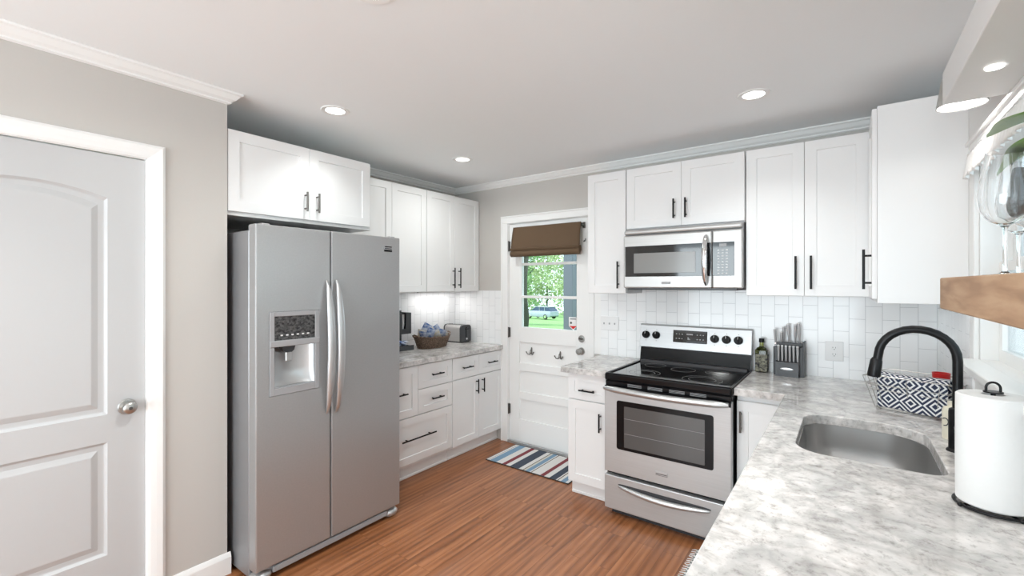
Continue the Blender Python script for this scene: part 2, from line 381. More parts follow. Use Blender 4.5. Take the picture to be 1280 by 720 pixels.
# tile backsplashes
t = .008
b = MB(); b.box(.009, -t, CT-.004, .622, 0, 1.428).box(1.647, -t, CT-.03, W, 0, 1.45)
struct(b.build('trim_1', 'tile_x'), 'white vertical subway tile backsplash on the back wall', 'backsplash')
b = MB(); b.box(0, -1.6, CT-.004, t, 0, 1.45)
struct(b.build('trim_2', 'tile_y'), 'white vertical subway tile backsplash on the left wall', 'backsplash')
b = MB(); b.box(W-t, -.845, CT-.03, W, -t, 1.45)
struct(b.build('trim_3', 'tile_y'), 'white tile backsplash on the window wall', 'backsplash')
# crown moulding
CP = [(0, 0), (.056, 0), (.056, -.009), (.046, -.014), (.030, -.034), (.014, -.043), (.014, -.050), (.004, -.055), (0, -.055)]
def crown(path, name, label):
    """path: list of (point2d, outward normal2d sums) extruded with mitred corners"""
    b = MB(); rings = []
    for (x, y), (nx, ny) in path: rings.append([b._v(x+nx*p, y+ny*p, H+z) for p, z in CP])
    for A, B in zip(rings, rings[1:]):
        for j in range(len(CP)): k = (j+1) % len(CP); b.b.faces.new((A[j], A[k], B[k], B[j]))
    b.b.faces.new(rings[0]); b.b.faces.new(rings[-1][::-1])
    return struct(b.build(name, 'trim'), label, 'crown moulding')
crown([((0, YJ), (1, 0)), ((0, 0), (1, -1)), ((W, 0), (0, -1))], 'trim_4', 'white crown moulding above the cabinets and exterior door')
crown([((XJ, -4.0), (1, 0)), ((XJ, YJ), (1, 1)), ((0, YJ), (0, 1))], 'trim_5', 'white crown moulding above the interior door wall')
# baseboard on pantry wall
def base_bd(y0, y1, name):
    b = MB(); pr = [(0, 0), (.014, 0), (.014, .085), (.009, .098), (.004, .108), (0, .108)]
    b.prism([(p, z) for p, z in pr], y0, y1, 'Y')
    o = b.build(name, 'trim'); o.location = (XJ, 0, 0)
    return struct(o, 'white baseboard under the greige wall beside the fridge' if name.endswith('right') else 'white baseboard left of the interior door', 'baseboard')
base_bd(-2.694, YJ+.014, 'baseboard_right'); base_bd(-4.0, PD0-.066, 'baseboard_left')
# ---- casing helper on plane x=XJ
def casing_prof(w): return [(0, 0), (w, 0), (w, .011), (w-.012, .019), (w*.5, .017), (.012, .013), (.004, .010), (0, .008)]
def pantry_casing():
    b = MB(); w = .067; p = casing_prof(w)
    y0, y1, z1 = PD0, PD1, 2.062
    def ring(yc, zc, dy, dz): return [b._v(XJ+h, yc+dy*q, zc+dz*q) for q, h in p]
    rs = [ring(y1, 0, 1, 0), ring(y1, z1, 1, 1), ring(y0, z1, -1, 1), ring(y0, 0, -1, 0)]
    for A, B in zip(rs, rs[1:]):
        for j in range(len(p)): k = (j+1) % len(p); b.b.faces.new((A[j], A[k], B[k], B[j]))
    b.b.faces.new(rs[0]); b.b.faces.new(rs[-1][::-1])
    # jamb
    b.box(XJ-.12, y1-.003, 0, XJ, y1+.0, z1); b.box(XJ-.12, y0, 0, XJ, y0+.003, z1); b.box(XJ-.12, y0, z1-.003, XJ, y1, z1)
    return struct(b.build('trim_6', 'trim'), 'white moulded casing around the interior door', 'door casing')
pantry_casing()

# ---- interior two-panel arched door
dr = thing('door_1', 'white two-panel arched interior door at left', 'door', (XJ-.012, PD1-.004, 0), kind='structure')
def pantry_slab():
    b = MB(); wd = PD1-PD0-.010; x = 0.
    yR, yL = -.13, -wd+.13            # panel outer edges (local y, hinge at 0)
    def arch(y0, y1, z0, z1, rise, n=16):
        c = (y0+y1)/2; hw = (y1-y0)/2
        pts = [(y0, z0), (y1, z0)]
        for i in range(n+1):
            q = 1-2*i/n; pts.append((c+hw*q, z1+rise*(1-q*q)))
        return pts
    def rectp(y0, y1, z0, z1, rise=0, n=16): return arch(y0, y1, z0, z1, rise, n)
    p1 = rectp(yL, yR, .925, 1.865, .045); p2 = rectp(yL, yR, .315, .805, 0)
    b.prism([(-wd, .008), (0, .008), (0, 2.055), (-wd, 2.055)], -.035, 0, 'X', holes=(p1, p2))
    for y0, y1, z0, z1, rs in ((yL, yR, .925, 1.865, .045), (yL, yR, .315, .805, 0)):
        seq = [(0, 0), (.010, -.009), (.014, -.010), (.030, -.010), (.052, -.0015), (.056, -.001)]
        rings = []
        for ins, dep in seq:
            rings.append([b._v(dep, p[0], p[1]) for p in rectp(y0+ins, y1-ins, z0+ins, z1-ins, rs)])
        for A, B in zip(rings, rings[1:]):
            n = len(A)
            for j in range(n): b.b.faces.new((A[j], A[(j+1) % n], B[(j+1) % n], B[j]))
        b.b.faces.new(rings[-1])
        q = rectp(y0, y1, z0, z1, rs); b.b.faces.new([b._v(-.03, p[0], p[1]) for p in q])
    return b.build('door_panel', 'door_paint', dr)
pantry_slab()
b = MB(); b.lathe([(.001, .058), (.016, .058), (.024, .052), (.027, .040), (.022, .028), (.012, .022), (.011, .010), (.030, .008), (.034, .002), (.033, 0)], axis='X', seg=28)
kb = b.build('door_knob', 'nickel', dr, loc=(0, -.064, .946), smooth=True)
MB().lathe([(.001, .003), (.006, .003), (.008, 0)], axis='X', seg=16).build('lock_button', 'bronze', kb, loc=(.057, 0, 0))
MB().box(-.012, -.001, -.028, .0115, .0008, .028).build('strike_plate', 'nickel', dr, loc=(.0, .0028, .946))

# ---- exterior door (back wall)
ex = thing('door_2', 'white half-light exterior door with three panes and three lower panels', 'door', (.697, 0, .006), kind='structure')
w = 1.533-.697; zt = 2.053
b = MB(); yf, yb = .012, .050       # face at y=.012
cx0, cx1 = .837-.697, 1.417-.697; px0, px1 = .115, w-.12
def ed(x0, z0, x1, z1, y0=yf, y1=yb, bev=.0015): b.box(x0, y0, z0, x1, y1, z1, bev)
ed(0, 0, px0, zt); ed(px1, 0, w, zt)
for z0, z1 in ((0, .224), (.415, .483), (.680, .752), (.947, 1.087), (1.955, zt)): ed(px0, z0, px1, z1)
ed(px0, 1.087, cx0, 1.955); ed(cx1, 1.087, px1, 1.955)
for z0, z1 in ((.224, .415), (.483, .680), (.752, .947)): b.box(px0, .026, z0, px1, .045, z1)
for z in (1.368, 1.670): ed(cx0, z-.012, cx1, z+.012, .014, .048)
b.build('door_panel', 'trim', ex)
for z0, z1 in ((1.087, 1.356), (1.380, 1.658), (1.682, 1.955)):
    MB().box(cx0-.004, .030, z0-.004, cx1+.004, .034, z1+.004).build('window_pane', 'pane', ex)
b = MB().lathe([(.001, -.010), (.012, -.010), (.014, -.004), (.028, -.003), (.031, 0), (.031, .004)], axis='Y', seg=28)
dbt = b.build('deadbolt', 'nickel', ex, loc=(1.461-.697, .012, 1.020), smooth=True)
MB().box(-.019, -.020, -.005, .019, -.010, .005, .002).build('thumb_turn', 'bronze', dbt)
b = MB().lathe([(.001, -.064), (.018, -.063), (.026, -.055), (.028, -.043), (.022, -.030), (.012, -.022), (.012, -.008), (.028, -.006), (.032, -.002), (.032, .001)], axis='Y', seg=28)
b.build('door_knob', 'nickel', ex, loc=(1.461-.697, .012, .915), smooth=True)
hg = None
for z in (1.80, .985, .262):
    b = MB(); b.box(-.0145, -.0025, 0, .012, .0118, .09); b.cyl((-.001, -.006, -.004), (-.001, -.006, .094), .007, 10)
    b.build('hinge', 'bronze', ex, loc=(0, .002, z), smooth=True)
for hx, hz in ((.945, .873), (1.249, .862)):
    b = MB()
    b.tube([(0, -.006, -.028), (0, -.007, .02), (0, -.006, .032)], [.006, .007, .004], 10)
    b.tube([(0, -.006, .015), (.000, -.028, .006), (.0, -.034, -.016), (0, -.03, -.03)][:3]+[(0, -.036, -.026)], .004, 8)
    for sgn in (-1, 1):
        b.tube([(0, -.008, -.018), (sgn*.014, -.022, -.033), (sgn*.028, -.032, -.030), (sgn*.038, -.036, -.012)], [.0042, .0042, .004, .004], 8)
        b.sphere((sgn*.039, -.036, -.010), .0062)
    b.build('coat_hook', 'bronze', ex, loc=(hx-.697, .014 + .012, hz), smooth=True)
st = MB(); st.prism([(-.042, -.03), (-.042, .05), (.042, .05), (.042, -.03), (0, -.062)], 0, .0012, 'Y')
sk = st.build('alarm_sticker', 'white_plastic', ex, loc=(1.372-.697, .0275, 1.150))
MB().prism([(-.036, -.027), (.036, -.027), (0, -.055)], -.0006, 0, 'Y').build('sticker_band', 'red', sk)
MB().lathe([(.001, -.0006), (.010, -.0006), (.010, 0)], axis='Y', seg=16).build('sticker_dot', 'bronze', sk, loc=(-.02, 0, .0))
MB().box(-.03, -.0006, .028, .03, 0, .040).build('sticker_print', 'grey_plastic', sk)
b = MB()
def ext_casing():
    # left, head and right casing boards with a back-band
    b.box(.622, -.018, 0, .694, 0, 2.063, .003); b.box(1.540, -.018, 0, 1.590, 0, 2.063, .003)
    b.box(.622, -.020, 2.063, 1.69, 0, 2.130, .003); b.box(.617, -.028, 2.118, 1.69, 0, 2.133, .003)
    b.box(.617, -.024, 0, .630, 0, 2.12, .002)
    b.box(1.590, -.004, CT, 1.647, 0, 1.45)
    b.box(.688, -.004, 0, .696, .12, 2.063); b.box(1.534, -.004, 0, 1.541, .12, 2.063); b.box(.69, -.004, 2.060, 1.54, .12, 2.068)
ext_casing()
struct(b.build('trim_7', 'trim'), 'white flat casing around the exterior door', 'door casing')
b = MB().box(.696, -.028, 0, 1.534, .13, .012, .003).box(.696, -.024, .012, 1.534, .004, .024, .003)
struct(b.build('trim_8', 'steel_trim'), 'metal threshold under the exterior door', 'threshold')

# ---- sink window in the right wall
win = thing('window_1', 'white framed window over the sink', 'window', (0, 0, 0), kind='structure')
b = MB(); xi = W-.018; cw = .078
b.box(xi, WY1, WZ0-.02, W, WY1+cw, WZ1, .003).box(xi, WY0-cw, WZ0-.02, W, WY0, WZ1, .003)
b.box(xi-.002, WY0-cw, WZ1, W, WY1+cw, WZ1+.075, .003).box(xi-.012, WY0-cw-.01, WZ1+.062, W, WY1+cw+.008, WZ1+.078, .003)
for y in (WY1-.0005, WY0+.0085): b.box(W-.001, y-.008, WZ0+.001, W+.131, y, WZ1-.001)
b.box(W-.001, WY0+.001, WZ1-.007, W+.131, WY1-.001, WZ1-.0005)
b.build('window_frame', 'trim', win)
MB().box(W-.075, WY0-cw-.02, WZ0-.022, W+.001, WY1+cw-.06, WZ0+.003, .003).box(W-.001, WY0+.009, WZ0+.0005, W+.128, WY1-.009, WZ0+.003).box(W-.016, WY0-cw, WZ0-.085, W, WY1+cw-.07, WZ0-.022, .003).build('window_sill', 'trim', win)
b = MB(); xs0, xs1 = W+.05, W+.085; ym = (WY0+WY1)/2
for y0, y1 in ((WY0+.009, ym-.025), (ym+.025, WY1-.009)):
    for z0, z1, dx in ((WZ0+.003, 1.575, 0), (1.545, WZ1-.008, .036)):
        a0, a1 = xs0+dx, xs1+dx
        b.box(a0, y0+.04, z0, a1, y1-.04, z0+.045).box(a0, y0+.04, z1-.035, a1, y1-.04, z1).box(a0, y0, z0, a1, y0+.04, z1).box(a0, y1-.04, z0, a1, y1, z1)
b.box(W+.01, ym-.03, WZ0, W+.13, ym+.03, WZ1)
b.build('window_sash', 'trim', win)
for y0, y1 in ((WY0+.02, ym-.045), (ym+.045, WY1-.02)):
    for z0, z1, dx in ((WZ0+.02, 1.56, .015), (1.56, WZ1-.02, .045)):
        MB().box(xs0+dx, y0, z0, xs0+dx+.004, y1, z1).build('window_pane', 'pane', win)
# lace valance
def val(u, v):
    y = WY1-.01 - u*(WY1-WY0-.02); ph = u*310
    z = WZ1+.012 - v*(.085+.006*math.sin(ph*.5)+.010*abs(math.sin(u*75))); return (W-.034-.0055*math.sin(ph+.8*math.sin(u*23))*(.5+v*.7)-.010*v, y, z)
b = MB().grid(val, 760, 6)
vl = b.build('lace_valance', 'lace', smooth=True, solid=.0015)
tag(vl, 'gathered white lace valance across the top of the sink window', 'valance')
MB().cyl((W-.032, WY1-.004, WZ1+.018), (W-.032, WY0+.004, WZ1+.018), .005, 10).build('curtain_rod', 'white_plastic', vl)

# ------------------------------------------------------------------ cabinets
def shaker(name, x0, z0, x1, z1, parent, yf=-.02, rail=.057, th=.019, m='cab'):
    """door/drawer front whose face is at local y=yf-? ; front faces -y"""
    b = MB(); y0 = yf; yb = yf+th; bz = .0015
    rl = min(rail, (z1-z0)*.28, (x1-x0)*.3)
    # outer bevelled frame as one surface
    def rect(ix, iz, y): return [b._v(x0+ix, y, z0+iz), b._v(x1-ix, y, z0+iz), b._v(x1-ix, y, z1-iz), b._v(x0+ix, y, z1-iz)]
    rs = [rect(0, 0, yb), rect(0, 0, y0+bz), rect(bz, bz, y0), rect(rl, rl, y0), rect(rl+.0015, rl+.0015, y0+.0075)]
    for A, B in zip(rs, rs[1:]):
        for j in range(4): b.b.faces.new((A[j], A[(j+1) % 4], B[(j+1) % 4], B[j]))
    b.b.faces.new(rs[-1]); b.b.faces.new(rs[0][::-1])
    return b.build(name, m, parent)
def pull(parent, x, z, ln, vert=True, yf=-.02, m='black_metal', r=.0058):
    b = MB(); y = yf-.030; h = ln/2; k = h*.68
    if vert:
        b.cyl((x, y, z-h), (x, y, z+h), r, 12)
        for s_ in (-k, k): b.cyl((x, yf+.0005, z+s_), (x, y, z+s_), r*.85, 10)
    else:
        b.cyl((x-h, y, z), (x+h, y, z), r, 12)
        for s_ in (-k, k): b.cyl((x+s_, yf+.0005, z), (x+s_, y, z), r*.85, 10)
    return b.build('handle', m, parent, smooth=True)
def cabinet(label, loc, rz, width, z0, z1, depth, fronts, name='wall_cabinet', toe=0., group=None, extra=None):
    """local: x 0..width, back at y=depth, carcass front y=0, doors stand at y -.02..0"""
    t = thing(name, label, 'cabinet', loc, rz, group)
    b = MB(); b.box(.001, 0.0005, z0, width-.001, depth, z1, .001)
    if toe: b.box(.001, .055, 0.002, width-.001, depth, z0)
    b.build('body', 'cab', t)
    if toe:
        q = MB().box(.0, .045, 0.001, width, .055, .095).box(0, .037, .001, width, .047, .020, .003); q.build('toe_kick', 'cab', t)
    for f in fronts:
        kind, x0, a0, x1, a1 = f[:5]
        d = shaker(kind, x0, a0, x1, a1, t)
        if len(f) > 5 and f[5]:
            hx, hz, ln, vert = f[5][:4]; mm = f[5][4] if len(f[5]) > 4 else 'black_metal'
            pull(d, hx, hz, ln, vert, m=mm)
    return t
g = .0015
# back wall uppers: carcass front y=-.31, door face y=-.33
UD = .309
cabinet('narrow single-door white wall cabinet between the exterior door and microwave', (1.693, -.31, 0), 0, .305, 1.423, 2.315, UD,
        [('door', g, 1.425, .303, 2.313, (.251, 1.558, .195, True))])
cabinet('short two-door white wall cabinet directly above the microwave', (2.001, -.31, 0), 0, .768, 1.878, 2.315, UD,
        [('door', g, 1.885, .3835, 2.313, (.340, 1.999, .13, True)), ('door', .3850, 1.885, .765, 2.313, (.416, 1.998, .13, True))])
cabinet('tall two-door white wall cabinet right of the microwave', (2.772, -.31, 0), 0, .604, 1.420, 2.315, UD,
        [('door', .003, 1.423, .3045, 2.313, (.264, 1.558, .19, True)), ('door', .3065, 1.423, .600, 2.313, (.338, 1.558, .19, True))])
# right wall corner cabinet (faces -X): local x -> -Y. rz=-90deg
t = cabinet('white corner wall cabinet seen from its plain side panel beside the window', (3.388, -.002, 0), -PI/2, .715, 1.403, 2.318, W-3.388-.0003,
        [('door', .345, 1.423, .712, 2.313, (.688, 1.562, .19, True))])
MB().box(.7155, -.0005, 1.403, .7306, W-3.388-.0003, 2.318, .001).build('side_panel', 'cab', t)
# left wall uppers (face +X): rz=+90: local x -> +Y, local -y -> +X
cabinet('two-door white wall cabinet in the left back corner above the toaster', (.31, -.702, 0), PI/2, .697, 1.423, 2.315, UD,
        [('door', g, 1.425, .347, 2.313, (.323, 1.549, .187, True)), ('door', .349, 1.425, .695, 2.313, (.400, 1.549, .187, True))])
cabinet('two-door white wall cabinet half hidden behind the fridge', (.31, -1.455, 0), PI/2, .751, 1.423, 2.315, UD,
        [('door', g, 1.425, .375, 2.313), ('door', .377, 1.425, .749, 2.313)])
t = cabinet('deep two-door white cabinet above the fridge', (.68, -2.4285, 0), PI/2, .890, 1.853, 2.300, .679,
        [('door', .004, 1.873, .447, 2.298, (.418, 1.976, .115, True, 'bronze')), ('door', .449, 1.873, .872, 2.298, (.492, 1.976, .115, True, 'bronze'))])
# left base cabinets: carcass front x=.60, door face x=.62
BZ0, BZ1 = .105, .872
cabinet('white base cabinet with two drawers and two doors nearest the exterior door', (.60, -.682, 0), PI/2, .680, BZ0, BZ1, .598, [
        ('drawer', g, .682, .339, .864, (.171, .773, .125, False)), ('drawer', .341, .682, .678, .864, (.512, .773, .125, False)),
        ('door', g, .115, .339, .676, (.300, .585, .125, True)), ('door', .341, .115, .678, .676, (.380, .585, .125, True))],
        'base_cabinet', toe=1)
cabinet('white base cabinet of four drawers beside the fridge', (.60, -1.442, 0), PI/2, .757, BZ0, BZ1, .598, [
        ('drawer', g, .486, .381, .866, (.192, .672, .13, False)), ('drawer', .384, .680, .755, .866, (.571, .775, .125, False)),
        ('drawer', .384, .486, .755, .674, (.571, .586, .125, False)), ('drawer', g, .130, .755, .480, (.375, .320, .34, False))],
        'base_cabinet', toe=1)
# back base cabinets: carcass y=-.60
cabinet('narrow white base cabinet with one drawer and one door left of the range', (1.686, -.60, 0), 0, .312, BZ0, BZ1, .598, [
        ('drawer', .002, .690, .310, .866, (.158, .758, .118, False)), ('door', .002, .107, .310, .682, (.253, .557, .125, True))],
        'base_cabinet', toe=1)
cabinet('white base cabinet door in the corner right of the range', (2.772, -.60, 0), 0, .262, BZ0, BZ1, .598, [
        ('door', .002, .110, .240, .835, (.024, .722, .118, True, 'bronze'))],
        'base_cabinet', toe=1)
# right run under the sink (faces -X)
sbc = cabinet('white sink base cabinet under the steel sink', (3.055, -.93, 0), -PI/2, .80, BZ0, .660, .63, [
        ('door', .002, .110, .398, .866, (.36, .74, .13, True)), ('door', .402, .110, .798, .866, (.44, .74, .13, True))], 'base_cabinet', toe=1)
MB().box(-.330, .0, .105, -.001, .02, .871).box(-.33, .055, .002, -.001, .07, .105).build('filler_panel', 'cab', sbc)
MB().box(.001, .0005, .655, .799, .018, .871).build('apron_panel', 'cab', sbc)
cabinet('white two-door base cabinet nearest the camera under the long counter', (3.055, -1.735, 0), -PI/2, 1.2, BZ0, BZ1, .63, [
        ('door', .002, .110, .598, .866, (.55, .72, .13, True)), ('door', .602, .110, 1.198, .866, (.65, .72, .13, True))], 'base_cabinet', toe=1)

# ------------------------------------------------------------------ countertops
def slab(poly, holes, name, label):
    b = MB(); b.prism(poly, CT-.040, CT, 'Z', holes)
    es = [e for e in b.b.edges if abs(e.verts[0].co.z-CT) < 1e-5 and abs(e.verts[1].co.z-CT) < 1e-5 and len(e.link_faces) == 2 and any(abs(f.normal.z) < .5 for f in e.link_faces)]
    bmesh.ops.recalc_face_normals(b.b, faces=b.b.faces)
    es = [e for e in b.b.edges if abs(e.verts[0].co.z-CT) < 1e-5 and abs(e.verts[1].co.z-CT) < 1e-5 and e.calc_face_angle(0) > 1]
    bmesh.ops.bevel(b.b, geom=es, offset=.004, segments=2, profile=.5, affect='EDGES')
    return tag(b.build(name, 'granite'), label, 'countertop')
slab([(.009, -1.505), (.640, -1.505), (.640, -.002), (.622, -.002), (.622, -.009), (.009, -.009)], (), 'granite_countertop', 'grey and white granite countertop along the left wall under the toaster')
slab([(1.652, -.665), (2.000, -.665), (2.000, -.009), (1.652, -.009)], (), 'granite_countertop', 'small granite countertop between the exterior door and the range')
def rrect(x0, y0, x1, y1, rads, n=8):
    pts = []
    for (cx, cy, a0), r in zip(((x1, y1, 0), (x0, y1, 90), (x0, y0, 180), (x1, y0, 270)), rads):
        ox = cx + (-r if cx == x1 else r); oy = cy + (-r if cy == y1 else r)
        for i in range(n+1):
            a = R(a0+90*i/n); pts.append((ox+r*math.cos(a), oy+r*math.sin(a)))
    return pts
SX0, SX1, SY0, SY1 = 3.122, 3.522, -1.572, -1.005
hole = rrect(SX0, SY0, SX1, SY1, (.15, .10, .10, .055))
slab([(2.770, -.675), (2.770, -.009), (W-.009, -.009), (W-.009, -2.95), (3.012, -2.95), (3.012, -.675)], (hole[::-1],), 'granite_countertop', 'long grey and white granite countertop holding the sink on the right')

# ------------------------------------------------------------------ sink
sink = thing('kitchen_sink', 'stainless steel undermount sink set in the granite counter', 'sink', ((SX0+SX1)/2, (SY0+SY1)/2, .70))
b = MB(); cx, cy = sink.location.x, sink.location.y
def sr(inset, z, out=False):
    x0, x1, y0, y1 = SX0+inset-cx, SX1-inset-cx, SY0+inset-cy, SY1-inset-cy
    rr = [max(.02, r-inset*.6) for r in (.15, .10, .10, .055)]
    return [b._v(x, y, z) for x, y in rrect(x0, y0, x1, y1, rr)]
zt_ = CT-.041-.70
rings = [sr(-.012, zt_), sr(.001, zt_), sr(.003, .10), sr(.010, .035), sr(.03, .012), sr(.06, .004)]
for A, B in zip(rings, rings[1:]):
    n = len(A)
    for j in range(n): b.b.faces.new((A[j], A[(j+1) % n], B[(j+1) % n], B[j]))
b.b.faces.new(rings[-1])
b.build('basin', 'steel_sink', sink, smooth=True, solid=.0015)
MB().lathe([(.001, 0), (.045, 0), (.05, .003), (.052, .001)], seg=28).build('drain', 'chrome', sink, loc=(0.02, .0, .004), smooth=True)

# ------------------------------------------------------------------ faucet
fc = thing('kitchen_faucet', 'matte black gooseneck pull-down faucet behind the sink', 'faucet', (3.580, -1.262, CT))
b = MB().lathe([(.030, 0), (.030, .004), (.027, .008), (.024, .010), (.024, .135), (.0225, .145), (.015, .150)], seg=28); b.build('faucet_body', 'black_metal', fc, smooth=True)
pts = [(0, 0, .14), (0, 0, .25), (0, 0, .31)]
for i in range(1, 15):
    a = PI*i/15*1.0; pts.append((-.106+.106*math.cos(a), 0, .315+.100*math.sin(a)))
pts += [(-.2135, 0, .31), (-.217, 0, .285)]
b = MB().tube(pts, .0140, 16); b.build('neck', 'black_metal', fc, smooth=True)
b = MB().tube([(-.2165, 0, .300), (-.2185, 0, .292), (-.226, 0, .238), (-.2265, 0, .232)], [.0145, .0185, .0205, .019], 18); b.build('spray_head', 'black_metal', fc, smooth=True)
b = MB().cyl((0, -.02, .085), (0, -.045, .085), .013, 14).tube([(0, -.042, .085), (-.004, -.055, .10), (-.008, -.062, .15)], [.007, .006, .005], 10); b.build('lever_handle', 'black_metal', fc, smooth=True)

# ------------------------------------------------------------------ refrigerator (faces +X)
fr = thing('refrigerator', 'stainless steel side-by-side refrigerator with ice and water dispenser', 'refrigerator', (.9535, -2.400, 0), PI/2)
# local x -> +Y (0 .. .886), local y -> -X ; front face at y=0
FW = .886
MB().box(0.003, .082, .022, FW-.003, .80, 1.762, .004).build('body', 'fridge_side', fr)
MB().box(.012, .070, .05, FW-.012, .085, 1.75).build('door_gasket', 'dark_plastic', fr)
def fdoor(x0, x1, holes=()):
    b = MB(); z0, z1 = .074, 1.788
    if not holes:
        b.box(x0, 0, z0, x1, .068, z1, .006, 2)
    else:
        hx0, hz0, hx1, hz1 = holes
        b.box(x0, 0, z0, x1, .068, z1, .006, 2)
    return b
d1 = fdoor(.0, .3975); 
# freezer door with dispenser recess: build from prism with hole
b = MB(); b.prism([(0, .074), (.3975, .074), (.3975, 1.788), (0, 1.788)], .0, .068, 'Y', holes=([(.064, .925), (.064, 1.352), (.331, 1.352), (.331, .925)],))
d1.b.free()
es = []
bmesh.ops.recalc_face_normals(b.b, faces=b.b.faces)
for e in b.b.edges:
    if e.calc_face_angle(0) > 1 and all(v.co.y < .001 for v in e.verts) and (e.verts[0].co.x in (0, .3975) or True):
        xs = [v.co.x for v in e.verts]; zs = [v.co.z for v in e.verts]
        if (max(xs) < .001 or min(xs) > .397 or max(zs) < .075 or min(zs) > 1.787): es.append(e)
bmesh.ops.bevel(b.b, geom=es, offset=.006, segments=2, profile=.5, affect='EDGES')
fdr = b.build('freezer_door', 'steel', fr)
b = MB().box(.4035, 0, .074, FW, .068, 1.788, .006, 2); rdr = b.build('refrigerator_door', 'steel', fr)
# door handles: bowed flat bars
def bow(x, z0, z1, parent):
    b = MB(); n = 24; rings = []
    for i in range(n+1):
        q = i/n; z = z0+(z1-z0)*q; k = math.sin(PI*q); hw = .005+.0175*min(1, k*1.25)**.6; y = -.004-.052*k**.55; th = .006+.010*k**.5
        rings.append([b._v(x+hw*math.cos(a), y-(th*math.sin(a)), z) for a in [2*PI*j/16 for j in range(16)]])
    for A, B in zip(rings, rings[1:]):
        for j in range(16): b.b.faces.new((A[j], A[(j+1) % 16], B[(j+1) % 16], B[j]))
    b.b.faces.new(rings[0]); b.b.faces.new(rings[-1])
    return b.build('handle', 'steel_trim', parent, smooth=True)
bow(.371, .775, 1.512, fdr); bow(.430, .772, 1.515, rdr)
# dispenser
ds = MB(); fx0, fx1, fz0, fz1 = .0655, .3295, .9265, 1.3505
def ring4(a, c, y): return [ds._v(x, y, z) for x, z in ((fx0+a, fz0+c), (fx1-a, fz0+c), (fx1-a, fz1-c), (fx0+a, fz1-c))]
# frame boards
ds.box(fx0, -.004, fz0, fx0+.024, .012, fz1, .002); ds.box(fx1-.024, -.004, fz0, fx1, .012, fz1, .002)
ds.box(fx0+.0235, -.004, fz0, fx1-.0235, .012, fz0+.036, .002); ds.box(fx0+.0235, -.004, fz1-.024, fx1-.0235, .012, fz1, .002)
ds.box(fx0-.001, -.010, 1.172, fx1+.001, .012, 1.204, .003)
dsp = ds.build('dispenser_frame', 'grey_plastic', fdr)
MB().box(fx0+.022, -.001, 1.200, fx1-.022, .008, fz1-.022).build('control_panel', 'display', dsp)
for i in range(6):
    MB().box(.120+i*.028, -.0022, 1.226, .132+i*.028, -.0012, 1.233).build('button', 'print_white', dsp)
b = MB()     # concave alcove
def alc(u, v):
    x = fx0+.022+(fx1-fx0-.044)*u; z = fz0+.034+(1.172-fz0-.034)*v
    return (x, .006+.054*(math.sin(PI*u)**.5)*(.35+.65*min(1, v*3)**.5 if v < .3 else 1), z)
b.grid(alc, 24, 14); b.build('alcove', 'steel_trim', dsp, smooth=True)
b = MB().prism([(.135, 1.172), (.205, 1.172), (.198, 1.148), (.185, 1.138), (.155, 1.138), (.142, 1.148)], .012, .05, 'Y'); b.build('ice_chute', 'dark_plastic', dsp)
MB().box(.158, .02, 1.09, .196, .03, 1.14, .004).build('paddle', 'steel_trim', dsp)
MB().box(fx0+.024, .004, fz0+.034, fx1-.024, .055, fz0+.040, .001).build('drip_tray', 'grey_plastic', dsp)
bd = MB().box(.758, -.003, 1.693, .823, .001, 1.735, .001).build('badge', 'grey_plastic', rdr)
MB().box(.760, -.0036, 1.695, .821, -.0029, 1.706).box(.766, -.0036, 1.711, .818, -.0029, 1.716).box(.766, -.0036, 1.722, .818, -.0029, 1.728).build('badge_lettering', 'black_gloss', bd)
for x in (.03, FW-.075): MB().box(x, .01, 1.762, x+.045, .15, 1.795, .004).build('hinge_cover', 'grey_plastic', fr)
MB().box(.09, .010, .030, FW-.09, .03, .062, .004).box(.02, .03, .022, FW-.02, .09, .07).build('kick_grille', 'grey_plastic', fr)
for x in (.045, FW-.045): MB().sphere((0, 0, 0), 1, (.052, .050, .030), 16).build('foot', 'steel_trim', fr, loc=(x, .05, .031), smooth=True)

# ------------------------------------------------------------------ range
rg = thing('electric_range', 'freestanding stainless steel electric range with black glass cooktop', 'stove', (2.0045, -.709, 0))
RW = .7615
MB().box(.002, .045, .06, RW-.002, .690, .895, .003).build('body', 'black_gloss', rg)
MB().box(.03, .06, .0, RW-.03, .66, .062).build('base', 'dark_plastic', rg)
# cooktop with raised rounded rim
b = MB(); b.box(.0, .012, .862, RW, .665, .905, .010, 3); b.box(.0, .004, .868, RW, .035, .917, .012, 3)
b.box(0, .02, .895, .022, .64, .917, .007, 2).box(RW-.022, .02, .895, RW, .64, .917, .007, 2)
ck = b.build('cooktop', 'black_gloss', rg)
MB().box(.020, .034, .900, RW-.020, .625, .9085, .001).build('glass_surface', 'black_glass', ck)
def burner(x, y, rs):
    b = MB()
    for r in rs: b.lathe([(r-.0016, 0), (r-.0016, .0004), (r+.0016, .0004), (r+.0016, 0)], seg=48, closed=True)
    b.build('burner_ring', 'burner_print', ck, loc=(x, y, .9086))
burner(.56, .185, (.115, .078)); burner(.20, .19, (.098, .066)); burner(.585, .47, (.072,)); burner(.165, .50, (.072,)); burner(.375, .445, (.078,))
